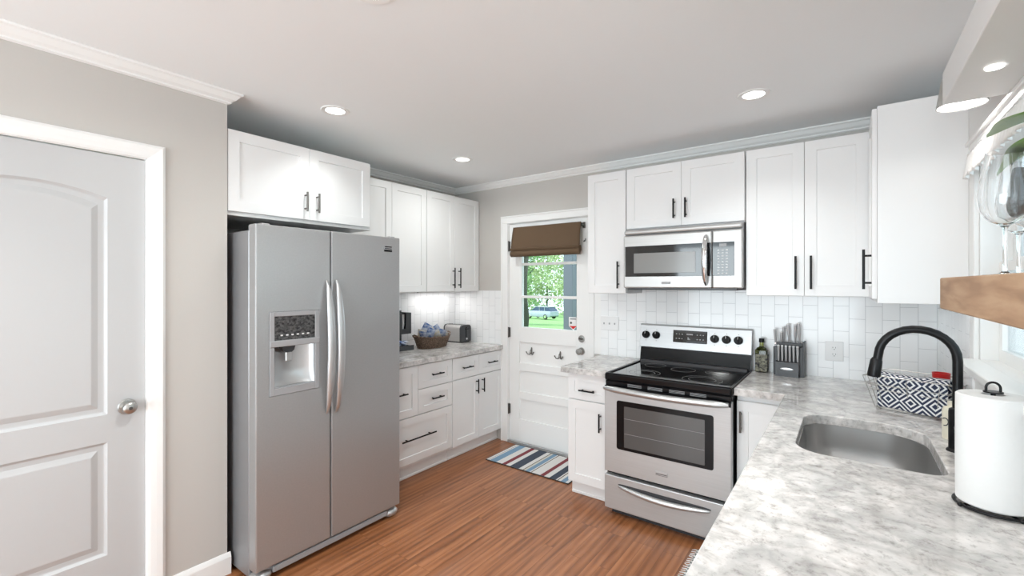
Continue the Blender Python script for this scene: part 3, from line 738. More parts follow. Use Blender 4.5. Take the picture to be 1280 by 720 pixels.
# back guard
b = MB(); b.prism([(.625, .90), (.650, 1.025), (.706, 1.025), (.706, .90)], .004, RW-.004, 'X'); b.build('lower_backguard', 'black_gloss', rg)
b = MB(); b.prism([(.588, .905), (.600, .928), (.628, .930), (.628, .905)], .02, RW-.02, 'X'); b.build('vent_ledge', 'dark_plastic', rg)
b = MB(); b.prism([(.627, 1.022), (.632, 1.018), (.700, 1.018), (.700, 1.188), (.660, 1.188), (.652, 1.180)], 0, RW, 'X')
es = None
gp = b.build('control_panel', 'steel_stove', rg)
sl = math.atan2(.025, .158)
def onpanel(z): return .627+(z-1.022)*.025/.158
pz = 1.110
def panel_part(name, b, m, x, z, par=gp, smooth=False, off=-.001):
    o = b.build(name, m, par, loc=(x, onpanel(z)+off, z), rot=(-sl, 0, 0), smooth=smooth); return o
dp = panel_part('display', MB().box(-.1175, -.004, -.044, .1175, .002, .044, .003, 2), 'black_glass', .366, pz+.003)
for sx in (-1, 1):
    for i in range(3):
        for k in (-1, 1): MB().box(sx*(.052+i*.020)-.004, -.0052, k*.016-.0035, sx*(.052+i*.020)+.004, -.0042, k*.016+.0035).build('touch_key', 'burner_print', dp)
MB().box(-.022, -.0052, .012, .022, -.0042, .022).build('clock_digits', 'burner_print', dp); MB().prism([(-.014, -.022), (-.014, -.002), (-.008, -.004), (.006, -.022)], -.0052, -.0042, 'Y').build('indicator_mark', 'burner_print', dp)
for x in (.048, .126, .533, .608, .683):
    k = panel_part('knob', MB().lathe([(.0285, 0), (.0285, -.008), (.0265, -.021), (.024, -.024), (.001, -.024)], axis='Y', seg=28), 'black_gloss', x, pz, smooth=True)
    MB().box(-.0055, -.032, -.026, .0055, -.023, .026, .002).build('knob_grip', 'black_gloss', k)
    MB().box(-.0014, -.0326, .006, .0014, -.0319, .024).build('pointer', 'print_white', k)
    panel_part('knob_print', MB().box(-.003, -.0008, .038, .003, 0, .041), 'dark_plastic', x, pz, off=-.0005)
    panel_part('knob_print', MB().box(-.003, -.0008, -.043, .003, 0, -.040), 'dark_plastic', x, pz, off=-.0005)
# upper vent strip
b = MB().box(.004, .012, .838, RW-.004, .05, .866, .003); vs_ = b.build('vent_strip', 'black_gloss', rg)
b = MB()
for cx_ in (.20, .33, .46, .58):
    for k in range(3): b.box(cx_-.045, .0095, .843+k*.007, cx_+.045, .0125, .8455+k*.007)
b.build('vent_slots', 'grey_plastic', vs_)
# oven door
b = MB().box(.003, .0, .283, RW-.003, .048, .836, .005, 2); od = b.build('oven_door', 'steel_stove', rg)
MB().box(.004, -.0015, .806, RW-.004, .02, .838, .004).build('door_top_band', 'black_gloss', od)
b = MB(); b.prism(rrect(.0875, .440, .6665, .750, (.014,)*4, 4), -.0025, .003, 'Y'); wf = b.build('window_frame', 'black_gloss', od)
b = MB(); b.prism(rrect(.138, .459, .620, .718, (.003,)*4, 2), -.0040, .002, 'Y'); b.build('oven_window', 'oven_glass', od)
b = MB()
for z in (.545, .640): b.box(.140, -.0045, z, .618, -.0038, z+.0015)
b.build('rack_line', 'grey_plastic', od)
b = MB(); n = 28; pts = []; 
for i in range(n+1):
    q = i/n; pts.append((.012+(RW-.024)*q, -.030-.022*math.sin(PI*q), .826-.006*math.sin(PI*q)))
b.tube(pts, [.011+.0085*min(1, math.sin(PI*i/n)*4) for i in range(n+1)], 16)
b.box(.014, -.032, .816, .034, .0, .836, .004).box(RW-.034, -.032, .816, RW-.014, .0, .836, .004)
b.build('handle', 'steel_trim', od, smooth=True)
bg = MB().box(.336, -.004, .337, .411, .001, .361, .002).build('badge', 'steel_trim', od)
MB().box(.340, -.0046, .345, .407, -.0039, .349).box(.338, -.0046, .338, .409, -.0039, .340).build('badge_lettering', 'dark_plastic', bg)
# storage drawer with scooped pull
b = MB().box(.003, .0, .046, RW-.003, .045, .262, .005, 2); dw = b.build('storage_drawer', 'steel_stove', rg)
b = MB(); n = 32; top = []; bot = []
for i in range(n+1):
    q = i/n; s_ = (2*q-1); x = .095+.56*q; zt__ = .214 - .0*s_; 
    e = (1-s_**2)**.5 if abs(s_) < 1 else 0
    top.append((x, .216+.010*e-.006*(1-s_*s_))); bot.append((x, .204-.030*(1-s_*s_)**.6))
poly = top+bot[::-1][1:-1]
b.prism(poly, -.0015, .002, 'Y'); b.build('pull_recess', 'dark_plastic', dw)
b = MB(); pts = [(.100+.55*i/n, -.003-.012*math.sin(PI*i/n)**.5, .205-.022*math.sin(PI*i/n)) for i in range(n+1)]
b.tube(pts, [.005+.0135*math.sin(PI*i/n)**.5 for i in range(n+1)], 14); b.build('handle', 'steel_trim', dw, smooth=True)

# ------------------------------------------------------------------ microwave (hangs under cabinet)
mw = thing('microwave_oven', 'stainless steel over-the-range microwave mounted above the stove', 'microwave', (2.0045, -.395, 1.464))
MWW = .7615
MB().box(0.002, .03, .006, MWW-.002, .386, .412, .003).build('body', 'grey_plastic', mw)
MB().box(.004, .0, .372, MWW-.004, .06, .404, .012, 3).build('vent_grille', 'steel_mw', mw)
b = MB().box(0, 0.002, 0, .586, .032, .366, .009, 3); md = b.build('door', 'steel_mw', mw)
b = MB().box(.588, 0.002, 0, MWW, .032, .366, .009, 3); mp = b.build('control_housing', 'steel_mw', mw)
MB().box(.014, -.0005, .079, .584, .004, .290, .001).build('window_frame', 'black_glass', md)
MB().box(.078, -.0018, .103, .488, .002, .240, .001).build('window', 'mw_glass', md)
b = MB(); n = 20; pts = [(.553, -.008-.040*math.sin(PI*i/n)**.6, .022+.316*i/n) for i in range(n+1)]
b.tube(pts, [.006+.0125*math.sin(PI*i/n)**.5 for i in range(n+1)], 14); b.build('handle', 'chrome', md, smooth=True)
kp = MB().box(.592, -.0005, .079, .716, .004, .290, .001).build('keypad', 'black_glass', mp)
MB().box(.630, -.0015, .262, .672, 0, .280).build('clock_display', 'grey_plastic', kp)
for r in range(9):
    for c in range(3): MB().box(.620+c*.024, -.0015, .237-r*.018, .631+c*.024, -.0004, .242-r*.018).build('key', 'print_white', kp)
MB().box(.270, -.0008, .028, .330, .003, .044, .001).build('badge', 'grey_plastic', md)
MB().box(.03, .01, -.012, MWW-.03, .37, .006, .003).build('underside_vent', 'dark_plastic', mw)

# ------------------------------------------------------------------ roman shade
rs_ = thing('roman_shade', 'brown fabric roman shade folded up over the exterior door window', 'blind', (1.135, -.004, 0))
def shade(u, v):
    x = -.352+.704*u; top_d = .045
    if v < .62:
        q = v/.62; z = 2.016-.20*q; y = -.040-.030*math.sin(q*PI*.5)-.006*math.sin(u*9)*q
    else:
        q = (v-.62)/.38; a = q*2*PI*1.5
        z = 1.816-.070*q-.012*math.sin(a); y = -.070-.016*math.cos(a)+.0
    sag = .012*math.sin(PI*u)*0
    return (x*(1+.018*v), y, z-sag)
MB().grid(shade, 30, 40).build('fabric', 'brown_fabric', rs_, smooth=True, solid=.004)
MB().box(-.35, -.075, 1.752, .352, -.040, 1.792, .008, 2).box(-.352, -.066, 1.770, .352, -.030, 1.820, .006, 2).build('fold_stack', 'brown_fabric', rs_)
b = MB().box(-.350, -.040, 1.985, .350, -.0, 2.010, .002); b.build('headrail', 'dark_plastic', rs_)
b = MB().tube([(.366, -.004, 1.99), (.366, -.045, 1.99), (.372, -.058, 2.000)], .006, 8).box(.352, -.012, 1.965, .372, -.0, 2.015, .002)
b.build('bracket', 'bronze', rs_, smooth=True)
MB().tube([(.366, -.004, 1.86), (.372, -.030, 1.850), (.386, -.034, 1.852), (.388, -.03, 1.872)], .005, 8).build('cord_hook', 'bronze', rs_, smooth=True)

# ------------------------------------------------------------------ wall plates
sw = thing('light_switch', 'white triple light switch plate on the tile left of the range', 'light switch', (1.728, -.0085, 1.175))
MB().box(-.078, -.006, -.057, .078, 0, .057, .002).build('plate', 'white_plastic', sw)
for x in (-.046, 0, .046): MB().box(x-.004, -.013, -.010, x+.004, -.005, .004, .001).build('toggle', 'grey_plastic', sw)
ol = thing('electrical_outlet', 'white duplex outlet on the tile right of the knife block', 'outlet', (3.212, -.0085, 1.078))
MB().box(-.046, -.006, -.060, .046, 0, .060, .002).build('plate', 'white_plastic', ol)
for z in (-.020, .020):
    q = MB().box(-.017, -.008, z-.015, .017, -.005, z+.015, .002).build('receptacle', 'white_plastic', ol)
    MB().box(-.008, -.0086, z-.001, -.006, -.0078, z+.007).box(.006, -.0086, z-.001, .008, -.0078, z+.007).box(-.0025, -.0086, z-.010, .0025, -.0078, z-.006).build('slot', 'dark_plastic', q)

# ------------------------------------------------------------------ recessed lights
def downlight(label, x, y, power=POT, spread=90):
    t = thing('recessed_light', label, 'ceiling light', (x, y, H))
    MB().lathe([(.052, -.0005), (.052, -.004), (.074, -.006), (.078, -.0005)], seg=40, closed=True).build('trim_ring', 'trim', t, smooth=True)
    MB().lathe([(.001, -.003), (.052, -.003), (.052, -.0005), (.001, -.0005)], seg=40).build('lens', 'lamp', t)
    area('downlight', (0, 0, -.012), (0, 0, 0), .10, .10, power, (.955, .985, .965), 'DISK', spread=spread, parent=t)
downlight('recessed ceiling light above the refrigerator', .950, -1.971, 2.0, 100)
downlight('recessed ceiling light nearest the exterior door', .850, -.808, 6.5, 160)
downlight('recessed ceiling light above the range side of the room', 2.886, -.807, 2.2, 110)
downlight('added unseen recessed ceiling light in the middle of the room just above the picture', 2.00, -2.50, 16, 165)  # unseen lamp added to brighten the lower, far part of the room
downlight('added unseen recessed ceiling light just above the picture over the long counter', 2.886, -1.971)  # out of view, added for overall brightness
downlight('added unseen recessed ceiling light behind the camera on the left', .95+.3, -3.6)  # out of view, added fill from overhead
downlight('added unseen recessed ceiling light behind the camera on the right', 2.886, -4.6)  # out of view, added fill from overhead
# under-cabinet light at left
uc = thing('under_cabinet_light', 'slim light bar under the left corner wall cabinet', 'light', (.13, -.35, 1.4225))
MB().box(-.015, -.28, -.012, .015, .28, 0, .002).build('housing', 'white_plastic', uc)
area('bar_light', (0, 0, -.014), (0, 0, 0), .02, .5, 1.3, (1, .98, .96), parent=uc)

# ------------------------------------------------------------------ wooden shelf, white shelf, sconce
SHX = 3.512
b = MB().box(SHX, -2.85, 1.413, W-.02, -1.452, 1.511, .003, 1)
tag(b.build('floating_shelf', 'shelf_wood'), 'thick natural wood shelf across the sink window holding wine glasses', 'shelf')
for nm in (1,):
    pass
b = MB().box(SHX+.006, -2.85, 2.062, W-.014, -1.452, 2.163, .002, 1)
us = tag(b.build('floating_shelf', 'shelf_white'), 'white painted shelf high above the wood shelf', 'shelf')
pk = thing('puck_light', 'small round light set under the high white shelf', 'light', (3.584, -1.722, 2.0615))
MB().lathe([(.018, 0), (.018, -.003), (.001, -.003)], seg=28).build('lens', 'lamp', pk)
ln = thing('wall_lamp', 'brushed metal cone lamp shining down above the sink', 'lamp', (3.590, -1.262, 2.105))
b = MB().lathe([(.066, 0), (.052, .095), (.034, .128), (.018, .136), (.016, .133), (.032, .124), (.049, .093), (.063, 0)], seg=36, closed=True); b.build('lamp_shade', 'nickel', ln, smooth=True)
MB().lathe([(.001, .004), (.062, .004), (.060, .010), (.001, .010)], seg=36).build('diffuser', 'lamp', ln)
MB().cyl((0, 0, .130), (0, 0, .165), .019, 18).tube([(0, 0, .16), (0, 0, .20), (.02, 0, .225), (.06, 0, .232), (.085, 0, .232)], .007, 10).build('arm', 'bronze', ln, smooth=True)
MB().lathe([(.001, 0), (.034, 0), (.034, .012), (.001, .014)], axis='X', seg=24).build('wall_mount', 'bronze', ln, loc=(.086, 0, .232))
area('lamp_glow', (0, 0, -.004), (0, 0, 0), .11, .11, 1.0, (1, .96, .9), 'DISK', parent=ln)

# ------------------------------------------------------------------ wine glasses and plant on the shelf
wg = thing('wine_glass', 'front wine glass on the wood shelf, overlapping the others at their left', 'wine glass', (3.570, -1.890, 1.5115), group='wine glasses on the wood shelf')
pr = [(.038, 0), (.038, .0015), (.012, .004), (.0045, .010), (.0038, .060), (.0042, .105), (.010, .118), (.028, .130), (.042, .152), (.047, .182), (.045, .215), (.039, .250), (.033, .290),
      (.0315, .290), (.0375, .250), (.0435, .215), (.0455, .182), (.0405, .153), (.027, .132), (.008, .121), (.001, .120)]
def smooth_prof(p, n=4):
    out = []
    for i in range(len(p)-1):
        a, b_, c, d = p[max(i-1, 0)], p[i], p[i+1], p[min(i+2, len(p)-1)]
        for k in range(n):
            t_ = k/n; out.append(tuple(.5*(2*b_[q]+(c[q]-a[q])*t_+(2*a[q]-5*b_[q]+4*c[q]-d[q])*t_*t_+(3*b_[q]-a[q]-3*c[q]+d[q])*t_**3) for q in (0, 1)))
    return out+[p[-1]]
pr = pr[:3]+smooth_prof(pr[3:13])+smooth_prof(pr[13:])
pr = [(max(.001, r_), z_) for r_, z_ in pr]
b = MB().lathe(pr+[(.001, .119)], seg=72); b.build('bowl_and_stem', 'wine_glass', wg, smooth=True)
for i, (x, y, lb) in enumerate(((3.645, -1.635, 'large clear wine glass at the back near the window, farthest from the camera'), (3.640, -1.770, 'large clear wine glass at the right picture edge beside the plant leaf'))):
    c = copy_tree(wg); c.location = (x, y, 1.5115); c['label'] = lb
pl = thing('potted_plant', 'trailing houseplant with broad green leaves reaching over the wine glasses', 'plant', (3.600, -2.42, 1.5115))
MB().lathe([(.045, 0), (.058, .11), (.062, .115), (.056, .115), (.050, .10), (.001, .095)], seg=30).build('pot', 'cream', pl, smooth=True)
def leaf(base, tip, wid, up=Vector((0, 0, 1)), droop=.02):
    base, tip = Vector(base), Vector(tip); ax = tip-base; side = ax.cross(up).normalized()
    b = MB()
    def fn(u, v):
        w_ = 1.25*wid*math.sin(PI*u**.62)*(1-u)**.35; p = base+ax*u
        s_ = (v-.5)*2; return tuple(p+side*w_*s_+Vector((0, 0, -.010*(1-abs(s_))-droop*u*u+.01)))
    b.grid(fn, 16, 6); o = b.build('leaf', 'house_leaf', pl, smooth=True, solid=.0008); return o
pl0 = Vector(pl.location)
def wl(p): return Vector(p)-pl0
leaf(wl((3.600, -2.02, 1.848)), wl((3.600, -1.544, 1.918)), .034, droop=.0)
leaf(wl((3.610, -2.02, 1.800)), wl((3.600, -1.649, 1.798)), .030, droop=.012)
leaf(wl((3.60, -2.44, 1.80)), wl((3.60, -2.72, 1.78)), .045)
b = MB()
for tgt in ((3.600, -2.02, 1.858), (3.610, -2.02, 1.810), (3.60, -2.44, 1.81)):
    q = wl(tgt); b.tube([(0, 0, .09), (q.x*.3, q.y*.3, q.z*.7), tuple(q)], [.003, .0025, .002], 8)
b.build('stem', 'house_leaf', pl, smooth=True)

# ------------------------------------------------------------------ paper towel
pt = thing('paper_towel_holder', 'black wire paper towel holder standing on the granite counter', 'paper towel holder', (3.575, -1.757, CT))
b = MB(); b.tube([(.074*math.cos(a), .074*math.sin(a), .006) for a in [2*PI*i/36 for i in range(37)]], .0035, 8, cap=False).cyl((0, 0, .002), (0, 0, .30), .005, 10)
for k in range(4):
    a = k*PI/2+.5; b.tube([(0, 0, .006), (.074*math.cos(a), .074*math.sin(a), .006)], .003, 8); b.sphere((.076*math.cos(a), .076*math.sin(a), .006), .006)
b.tube([(.013, 0, .299)]+[(.013*math.cos(a), 0, .310+.014*math.sin(a)) for a in [PI*1.0*i/12 for i in range(13)]]+[(-.013, 0, .299)], .0028, 8)
b.lathe([(.019, .2975), (.019, .301), (.001, .301)], seg=24)
b.build('frame', 'black_metal', pt, smooth=True)
b = MB().lathe([(.066, 0), (.0705, .004), (.071, .14), (.0705, .276), (.066, .280), (.022, .282), (.020, .279), (.020, 0)], seg=64, closed=True)
tag(b.build('paper_towel_roll', 'paper', loc=(3.575, -1.757, CT+.0115), smooth=True), 'full white quilted paper towel roll at the right edge', 'paper towel roll')

# ------------------------------------------------------------------ dish rack, towel, red cup, soap
dk = thing('dish_rack', 'silver wire dish rack on the counter beyond the sink', 'dish rack', (3.524, -.702, CT), R(-20))
def loop(hx, hy, z, r, b, lift=0.):
    pts = []
    for x, y in rrect(-hx, -hy, hx, hy, (.03,)*4, 5): pts.append((x, y, z+lift*(abs(y) > hy*.9)*max(0, (1-(x/hx)**2))))
    pts.append(pts[0]); b.tube(pts, r, 6, cap=False)
b = MB(); loop(.165, .125, .150, .0024, b, .03); loop(.158, .118, .118, .0018, b); loop(.150, .110, .095, .0015, b); loop(.125, .090, .010, .0024, b)
for i in range(9):
    x = -.12+.03*i
    for s_ in (-1, 1): b.tube([(x, -.09, .010), (x, .09, .010)], .0013, 6) if s_ == 1 else None
    if i % 3 == 1:
        for s_ in (-1, 1): b.tube([(x, s_*.090, .010), (x*1.22, s_*.124, .150)], .0014, 6)
for i in range(5):
    y = -.08+.04*i
    for s_ in (-1, 1): b.tube([(s_*.125, y, .010), (s_*.165, y*1.3, .150)], .0015, 6)
for sx in (-1, 1):
    for sy in (-1, 1): b.cyl((sx*.11, sy*.075, 0.0), (sx*.11, sy*.075, .012), .004, 8)
b.build('wire_frame', 'nickel', dk, smooth=True)
tw = MB()
def twf(u, v):
    x = -.110+.240*u; bump = .004*math.sin(u*7+v*3)
    Lf = .138; Lt = .11; s_ = v*(Lf+Lt+.12)
    if s_ < Lf: y, z = -.094-.018*(s_/Lf), .016+s_
    elif s_ < Lf+Lt: q = (s_-Lf); y, z = -.112+.018*min(1, q/.02)*0+q, .016+Lf+.014*math.sin(PI*q/Lt)
    else: q = s_-Lf-Lt; y, z = -.002+.0*q, .016+Lf-q
    return (x, y+bump, z+bump*.5)
tw.grid(twf, 24, 40, lambda u, v: (u*.240, v*.355))
o = tw.build('dish_towel', 'towel', loc=tuple(dk.location), rot=(0, 0, R(-20)), smooth=True, solid=.006)
tag(o, 'folded towel with navy and white diamond pattern hung in the wire rack', 'towel')
b = MB().lathe([(.020, 0), (.022, .004), (.031, .166), (.032, .169), (.028, .169), (.019, .006), (.001, .005)], seg=28)
tag(b.build('red_cup', 'red', loc=(3.612, -.668, CT+.0125), smooth=True), 'red cup standing in the dish rack behind the towel', 'cup')
sp_ = thing('soap_dispenser', 'cream soap bottle behind the faucet', 'soap dispenser', (3.586, -1.100, CT))
b = MB().lathe([(.024, 0), (.026, .004), (.026, .105), (.022, .118), (.010, .122), (.009, .135), (.001, .135)], seg=28); b.build('bottle', 'cream', sp_, smooth=True)
MB().cyl((0, 0, .128), (0, 0, .140), .011, 16).build('cap', 'cream', sp_, smooth=True)
b = MB(); b.tube([(-.019+.008*math.cos(a)*0 + .010*math.cos(a)-.002, -.0235, .066+.014*math.sin(a)) for a in [PI*(-.6)+i*PI*1.3/10 for i in range(11)]], .0018, 6); b.build('label_mark', 'dark_plastic', sp_)

# ------------------------------------------------------------------ knife block + knives
kbk = thing('knife_block', 'grey knife block with two tiers of knives on the counter', 'knife block', (2.978, -.095, CT), R(-4))
b = MB(); b.prism([(-.058, 0), (-.058, .090), (-.045, .096), (.058, .096), (.058, 0)][::-1], -.062, .062, 'X'); 
lt = b.build('lower_tier', 'dark_plastic', kbk)
b = MB(); b.box(-.074, -.018, 0, .080, .045, .186, .002); b.box(-.068, .0, .184, .075, .040, .206, .002); b.build('upper_tier', 'dark_plastic', kbk)
MB().box(.079, -.026, 0, .088, .052, .222, .002).box(-.082, -.015, 0, -.073, .052, .180, .002).build('side_plate', 'dark_plastic', kbk)
MB().sphere((0, 0, 0), 1, (.036, .002, .009), 20).build('emblem', 'steel_trim', kbk, loc=(0, -.058, .048), smooth=True)
M['knife_steel'] = mat('satin_knife_handle', (.55, .55, .56), .34, .5)
def knife(ln, label, group, loc, tilt):
    t = thing('kitchen_knife', label, 'knife', loc, 0, group); t.rotation_euler = tilt
    b = MB(); b.tube([(0, 0, 0), (0, 0, ln*.12), (0, .001, ln*.5), (0, 0, ln*.85), (0, 0, ln)], [.0055, .0062, .0082, .0092, .0085], 12, flat=.8)
    h = b.build('knife_handle', 'knife_steel', t, smooth=True)
    MB().sphere((0, 0, 0), 1, (.0078, .0068, .007), 12).build('pommel', 'white_plastic', h, loc=(0, 0, ln), smooth=True)
    MB().box(-.007, -.0008, -.05, .007, .0008, .001).build('blade', 'chrome', t)
    return t
sk0 = knife(.098, 'short steel-handled steak knife standing in the front row of the knife block', 'steak knives in the front row of the block', (0, 0, 0), (R(7), 0, 0))
for i in range(6):
    k = sk0 if i == 0 else copy_tree(sk0)
    k.location = (2.978-.050+.0205*i, -.133-.0015*i, CT+.092)
for i, (x, y, z, ln, a) in enumerate(((2.905, -.098, .200, .085, -3), (2.935, -.102, .190, .080, 2), (2.948, -.078, .206, .095, 0), (2.978, -.080, .206, .112, -3), (3.010, -.082, .206, .112, 1), (3.034, -.084, .206, .122, -2))):
    if i == 0: bk0 = k = knife(.105, 'steel-handled kitchen knife standing in the tall back row of the knife block', 'large knives in the back row of the block', (0, 0, 0), (R(6), 0, 0))
    else: k = copy_tree(bk0)
    k.location = (x, y+.03, CT+z); k.rotation_euler = (R(6), R(a), 0); s_ = ln/.105; k.scale = (1.15, 1.15, s_)

# ------------------------------------------------------------------ oil bottle
ob = thing('oil_bottle', 'square dark-labelled olive oil bottle beside the range', 'bottle', (2.824, -.062, CT), R(-3))
b = MB(); b.box(-.036, -.024, 0, .036, .024, .150, .008, 3); b.lathe([(.034, .146), (.028, .158), (.014, .166), (.0125, .172), (.0125, .196), (.001, .196)], seg=24)
b.build('glass_body', 'olive_glass', ob, smooth=True)
MB().box(-.0345, -.0252, .006, .0365, .0252, .118, .002).build('label', 'label_dark', ob)
MB().lathe([(.014, .194), (.0165, .196), (.0165, .219), (.013, .221), (.001, .221)], seg=20).build('cap', 'black_metal', ob, smooth=True)

# ------------------------------------------------------------------ toaster
ts = thing('toaster', 'brushed steel two-slice toaster with black end panel on the left counter', 'toaster', (.128, -.105, CT))
# long axis along X (length .26), width along Y (.15); lever end faces +X
def tprof(w_, h, n=8):
    p = [(-w_, .012), (w_, .012)]
    for i in range(n+1): a = PI/2*i/n; p.append((w_-.035+.035*math.cos(a), h-.035+.035*math.sin(a)))
    for i in range(n+1): a = PI/2+PI/2*i/n; p.append((-w_+.035+.035*math.cos(a), h-.035+.035*math.sin(a)))
    return p
b = MB(); b.prism(tprof(.068, .172), -.108, .098, 'X'); b.build('shell', 'steel_mw', ts, smooth=True)
b = MB(); b.prism(tprof(.071, .175), .098, .120, 'X'); ep = b.build('end_panel', 'dark_plastic', ts, smooth=True)
b = MB(); b.prism(tprof(.071, .175), -.124, -.108, 'X'); b.build('end_cap', 'dark_plastic', ts, smooth=True)
MB().box(.1195, -.007, .05, .1215, .007, .15).build('lever_slot', 'black_gloss', ep)
MB().box(.120, -.020, .128, .140, .020, .142, .003).build('lever', 'black_metal', ep)
MB().lathe([(.011, 0), (.010, .010), (.001, .011)], axis='X', seg=16).build('dial', 'chrome', ep, loc=(.120, .0, .038), smooth=True)
for y in (-.026, .026): MB().box(-.09, y-.011, .1715, .085, y+.011, .1735, .001).build('bread_slot', 'black_gloss', ts)
MB().box(-.11, -.058, 0, .11, .058, .014, .002).build('base', 'dark_plastic', ts)

# ------------------------------------------------------------------ wicker basket with packets
bk = thing('wicker_basket', 'oval brown wicker basket full of snack packets', 'basket', (.215, -.530, CT))
b = MB(); rings = []
def ov(a, b_, z, n=48): return [b._v(a*math.cos(2*PI*i/n)*(1), b_*math.sin(2*PI*i/n), z+ (.008*abs(math.sin(2*PI*i/n))**2 if z > .05 else 0)) for i in range(n)]
rr = [ov(.090, .155, 0)]+[ov(.090+.030*(k/9)+(.0025 if k % 2 else 0), .155+.042*(k/9)+(.0025 if k % 2 else 0), .095*k/9) for k in range(10)]+[ov(.114, .190, .095), ov(.086, .150, .008)]
for A, B in zip(rr, rr[1:]):
    n = len(A)
    for j in range(n): b.b.faces.new((A[j], A[(j+1) % n], B[(j+1) % n], B[j]))
b.b.faces.new(rr[0]); b.b.faces.new(rr[-1]); b.build('woven_bowl', 'wicker', bk, smooth=True)
b = MB(); n = 60; b.tube([(.121*math.cos(2*PI*i/n), .197*math.sin(2*PI*i/n), .098+.010*abs(math.sin(2*PI*i/n))**2+.0015*math.sin(i*2.5)) for i in range(n+1)], .0065, 8, cap=False); b.build('rim', 'wicker', bk, smooth=True)
for s_ in (-1, 1):
    b = MB().tube([(-.035, s_*.190, .105), (-.03, s_*.205, .120), (0, s_*.212, .128), (.03, s_*.205, .120), (.035, s_*.190, .105)], .006, 8); b.build('handle', 'wicker', bk, smooth=True)
def packet(name, label, m, loc, rot, w_=.05, h_=.065, group=None):
    b = MB()
    for sg in (-1, 1):
        def fn(u, v, sg=sg): return ((u-.5)*w_*(1-.06*math.sin(PI*v)), sg*.011*(math.sin(PI*u)*math.sin(PI*v))**.6, (v-.5)*h_)
        b.grid(fn, 8, 8)
    bmesh.ops.remove_doubles(b.b, verts=b.b.verts, dist=.0002)
    o = b.build(name, m, loc=loc, rot=rot, smooth=True); return tag(o, label, 'packet', group)
BX, BY, BZ = .215, -.530, CT
pk_ = [(.0, -.075, .175, (.15, .5, .7), 0), (.01, .055, .150, (.2, -.6, .3), 0), (.03, -.135, .115, (.5, .1, .3), 0), (-.03, -.10, .120, (.3, .2, .5), 1), (.035, -.055, .135, (.2, .35, .5), 0), (-.035, -.035, .135, (-.2, -.4, .9), 0), (.045, .015, .118, (.5, -.2, .4), 1),
       (-.03, .035, .125, (.2, .5, .8), 1), (.04, .080, .120, (.5, .2, .6), 0), (-.035, .100, .120, (.2, -.3, .5), 0), (.025, .135, .110, (.6, .4, .3), 1)]
for i, (x, y, z, r_, c) in enumerate(pk_):
    packet('snack_packet', ('blue and white snack packet heaped in the wicker basket', 'cream coloured snack packet heaped in the wicker basket')[c], ('packet_blue', 'packet_cream')[c], (BX+x, BY+y, BZ+z), r_, .078, .10,
           ('blue snack packets in the basket', 'cream snack packets in the basket')[c])

# ------------------------------------------------------------------ coffee organiser beside the fridge
og = thing('coffee_organizer', 'dark grey two-tier coffee caddy beside the fridge', 'organizer', (.115, -.915, CT))
MB().box(-.085, -.16, 0, .085, .18, .012, .002).box(.080, -.16, 0, .088, .18, .042, .002).box(-.088, -.16, 0, -.080, .18, .34, .002).box(-.085, -.165, 0, .085, -.158, .34, .002).box(-.08, .172, 0, .085, .180, .034, .002).build('tray', 'dark_plastic', og)
b = MB().box(-.082, -.16, .140, .045, .180, .150).box(.040, -.16, .14, .048, .082, .325).box(.040, .122, .14, .048, .181, .325).box(-.082, .173, .14, .048, .181, .325).box(.040, .081, .14, .048, .123, .185)
b.build('cup_bin', 'dark_plastic', og)
cup = None
for i in range(7):
    if i == 0:
        b = MB().lathe([(.024, 0), (.034, .075), (.036, .078), (.033, .078), (.022, .004), (.001, .004)], seg=24)
        o = cup = b.build('paper_cup', 'white_plastic', smooth=True)
        tag(o, 'white paper cup nested in the stack in the coffee caddy', 'cup', 'paper cups in the coffee caddy')
    else: o = cup.copy(); COL.objects.link(o)
    o.location = (.115, -.813, CT+.1505+.0135*i)
pk2 = [(-.02, .10, .030), (.03, .12, .028), (.045, .04, .030), (0, .03, .028), (.03, -.04, .03), (.01, .14, .052), (.045, .08, .055), (-.03, .04, .05), (.02, .0, .052)]
for i, (x, y, z) in enumerate(pk2):
    packet('coffee_packet', 'blue and white packet in the lower tray of the coffee caddy', 'packet_blue', (.115+x*.8, -.915+y, CT+z+.014), (1.1+.2*(i % 3), .2*(i % 2), i*.9), .05, .055, 'packets in the coffee caddy tray')

# ------------------------------------------------------------------ rugs
cw_, bl, mr, nv, cr, br_, gy = (.72, .71, .69), (.20, .33, .47), (.22, .045, .055), (.055, .07, .10), (.62, .60, .54), (.10, .06, .05), (.10, .10, .12)
seq = [(.00, cw_), (.020, gy), (.026, cw_), (.036, bl), (.105, cw_), (.165, mr), (.205, cw_), (.250, nv), (.335, cw_), (.372, br_), (.380, cr), (.400, bl), (.440, cw_), (.452, br_), (.458, cw_), (.540, mr), (.575, cw_), (.625, nv), (.680, cw_), (.695, br_), (.702, cw_), (.725, bl), (.765, cw_)]
M['stripe'] = stripes_mat('multicolour_striped_weave', seq)
rgm = thing('striped_doormat', 'striped doormat in blue, maroon, navy and white before the exterior door', 'rug', (.815, -.475, 0.001))
MB().box(0, 0, 0, .790, .435, .006, .001).build('mat_face', 'stripe', rgm)
MB().box(-.004, -.005, 0, .794, .0, .0065).box(-.004, .435, 0, .794, .440, .0065).box(-.004, 0, 0, 0, .435, .0065).box(.79, 0, 0, .794, .435, .0065).build('border', 'dark_plastic', rgm)
rg2 = thing('kitchen_rug', 'white and grey patterned rug edge on the floor below the long counter', 'rug', (2.604, -2.30, .001))
b = MB().grid(lambda u, v: (.44*u, 1.52*v, .006), 4, 8, lambda u, v: (u*.44, v*1.52)); b.build('rug_face', 'rug_pattern', rg2, solid=.007)
b = MB()
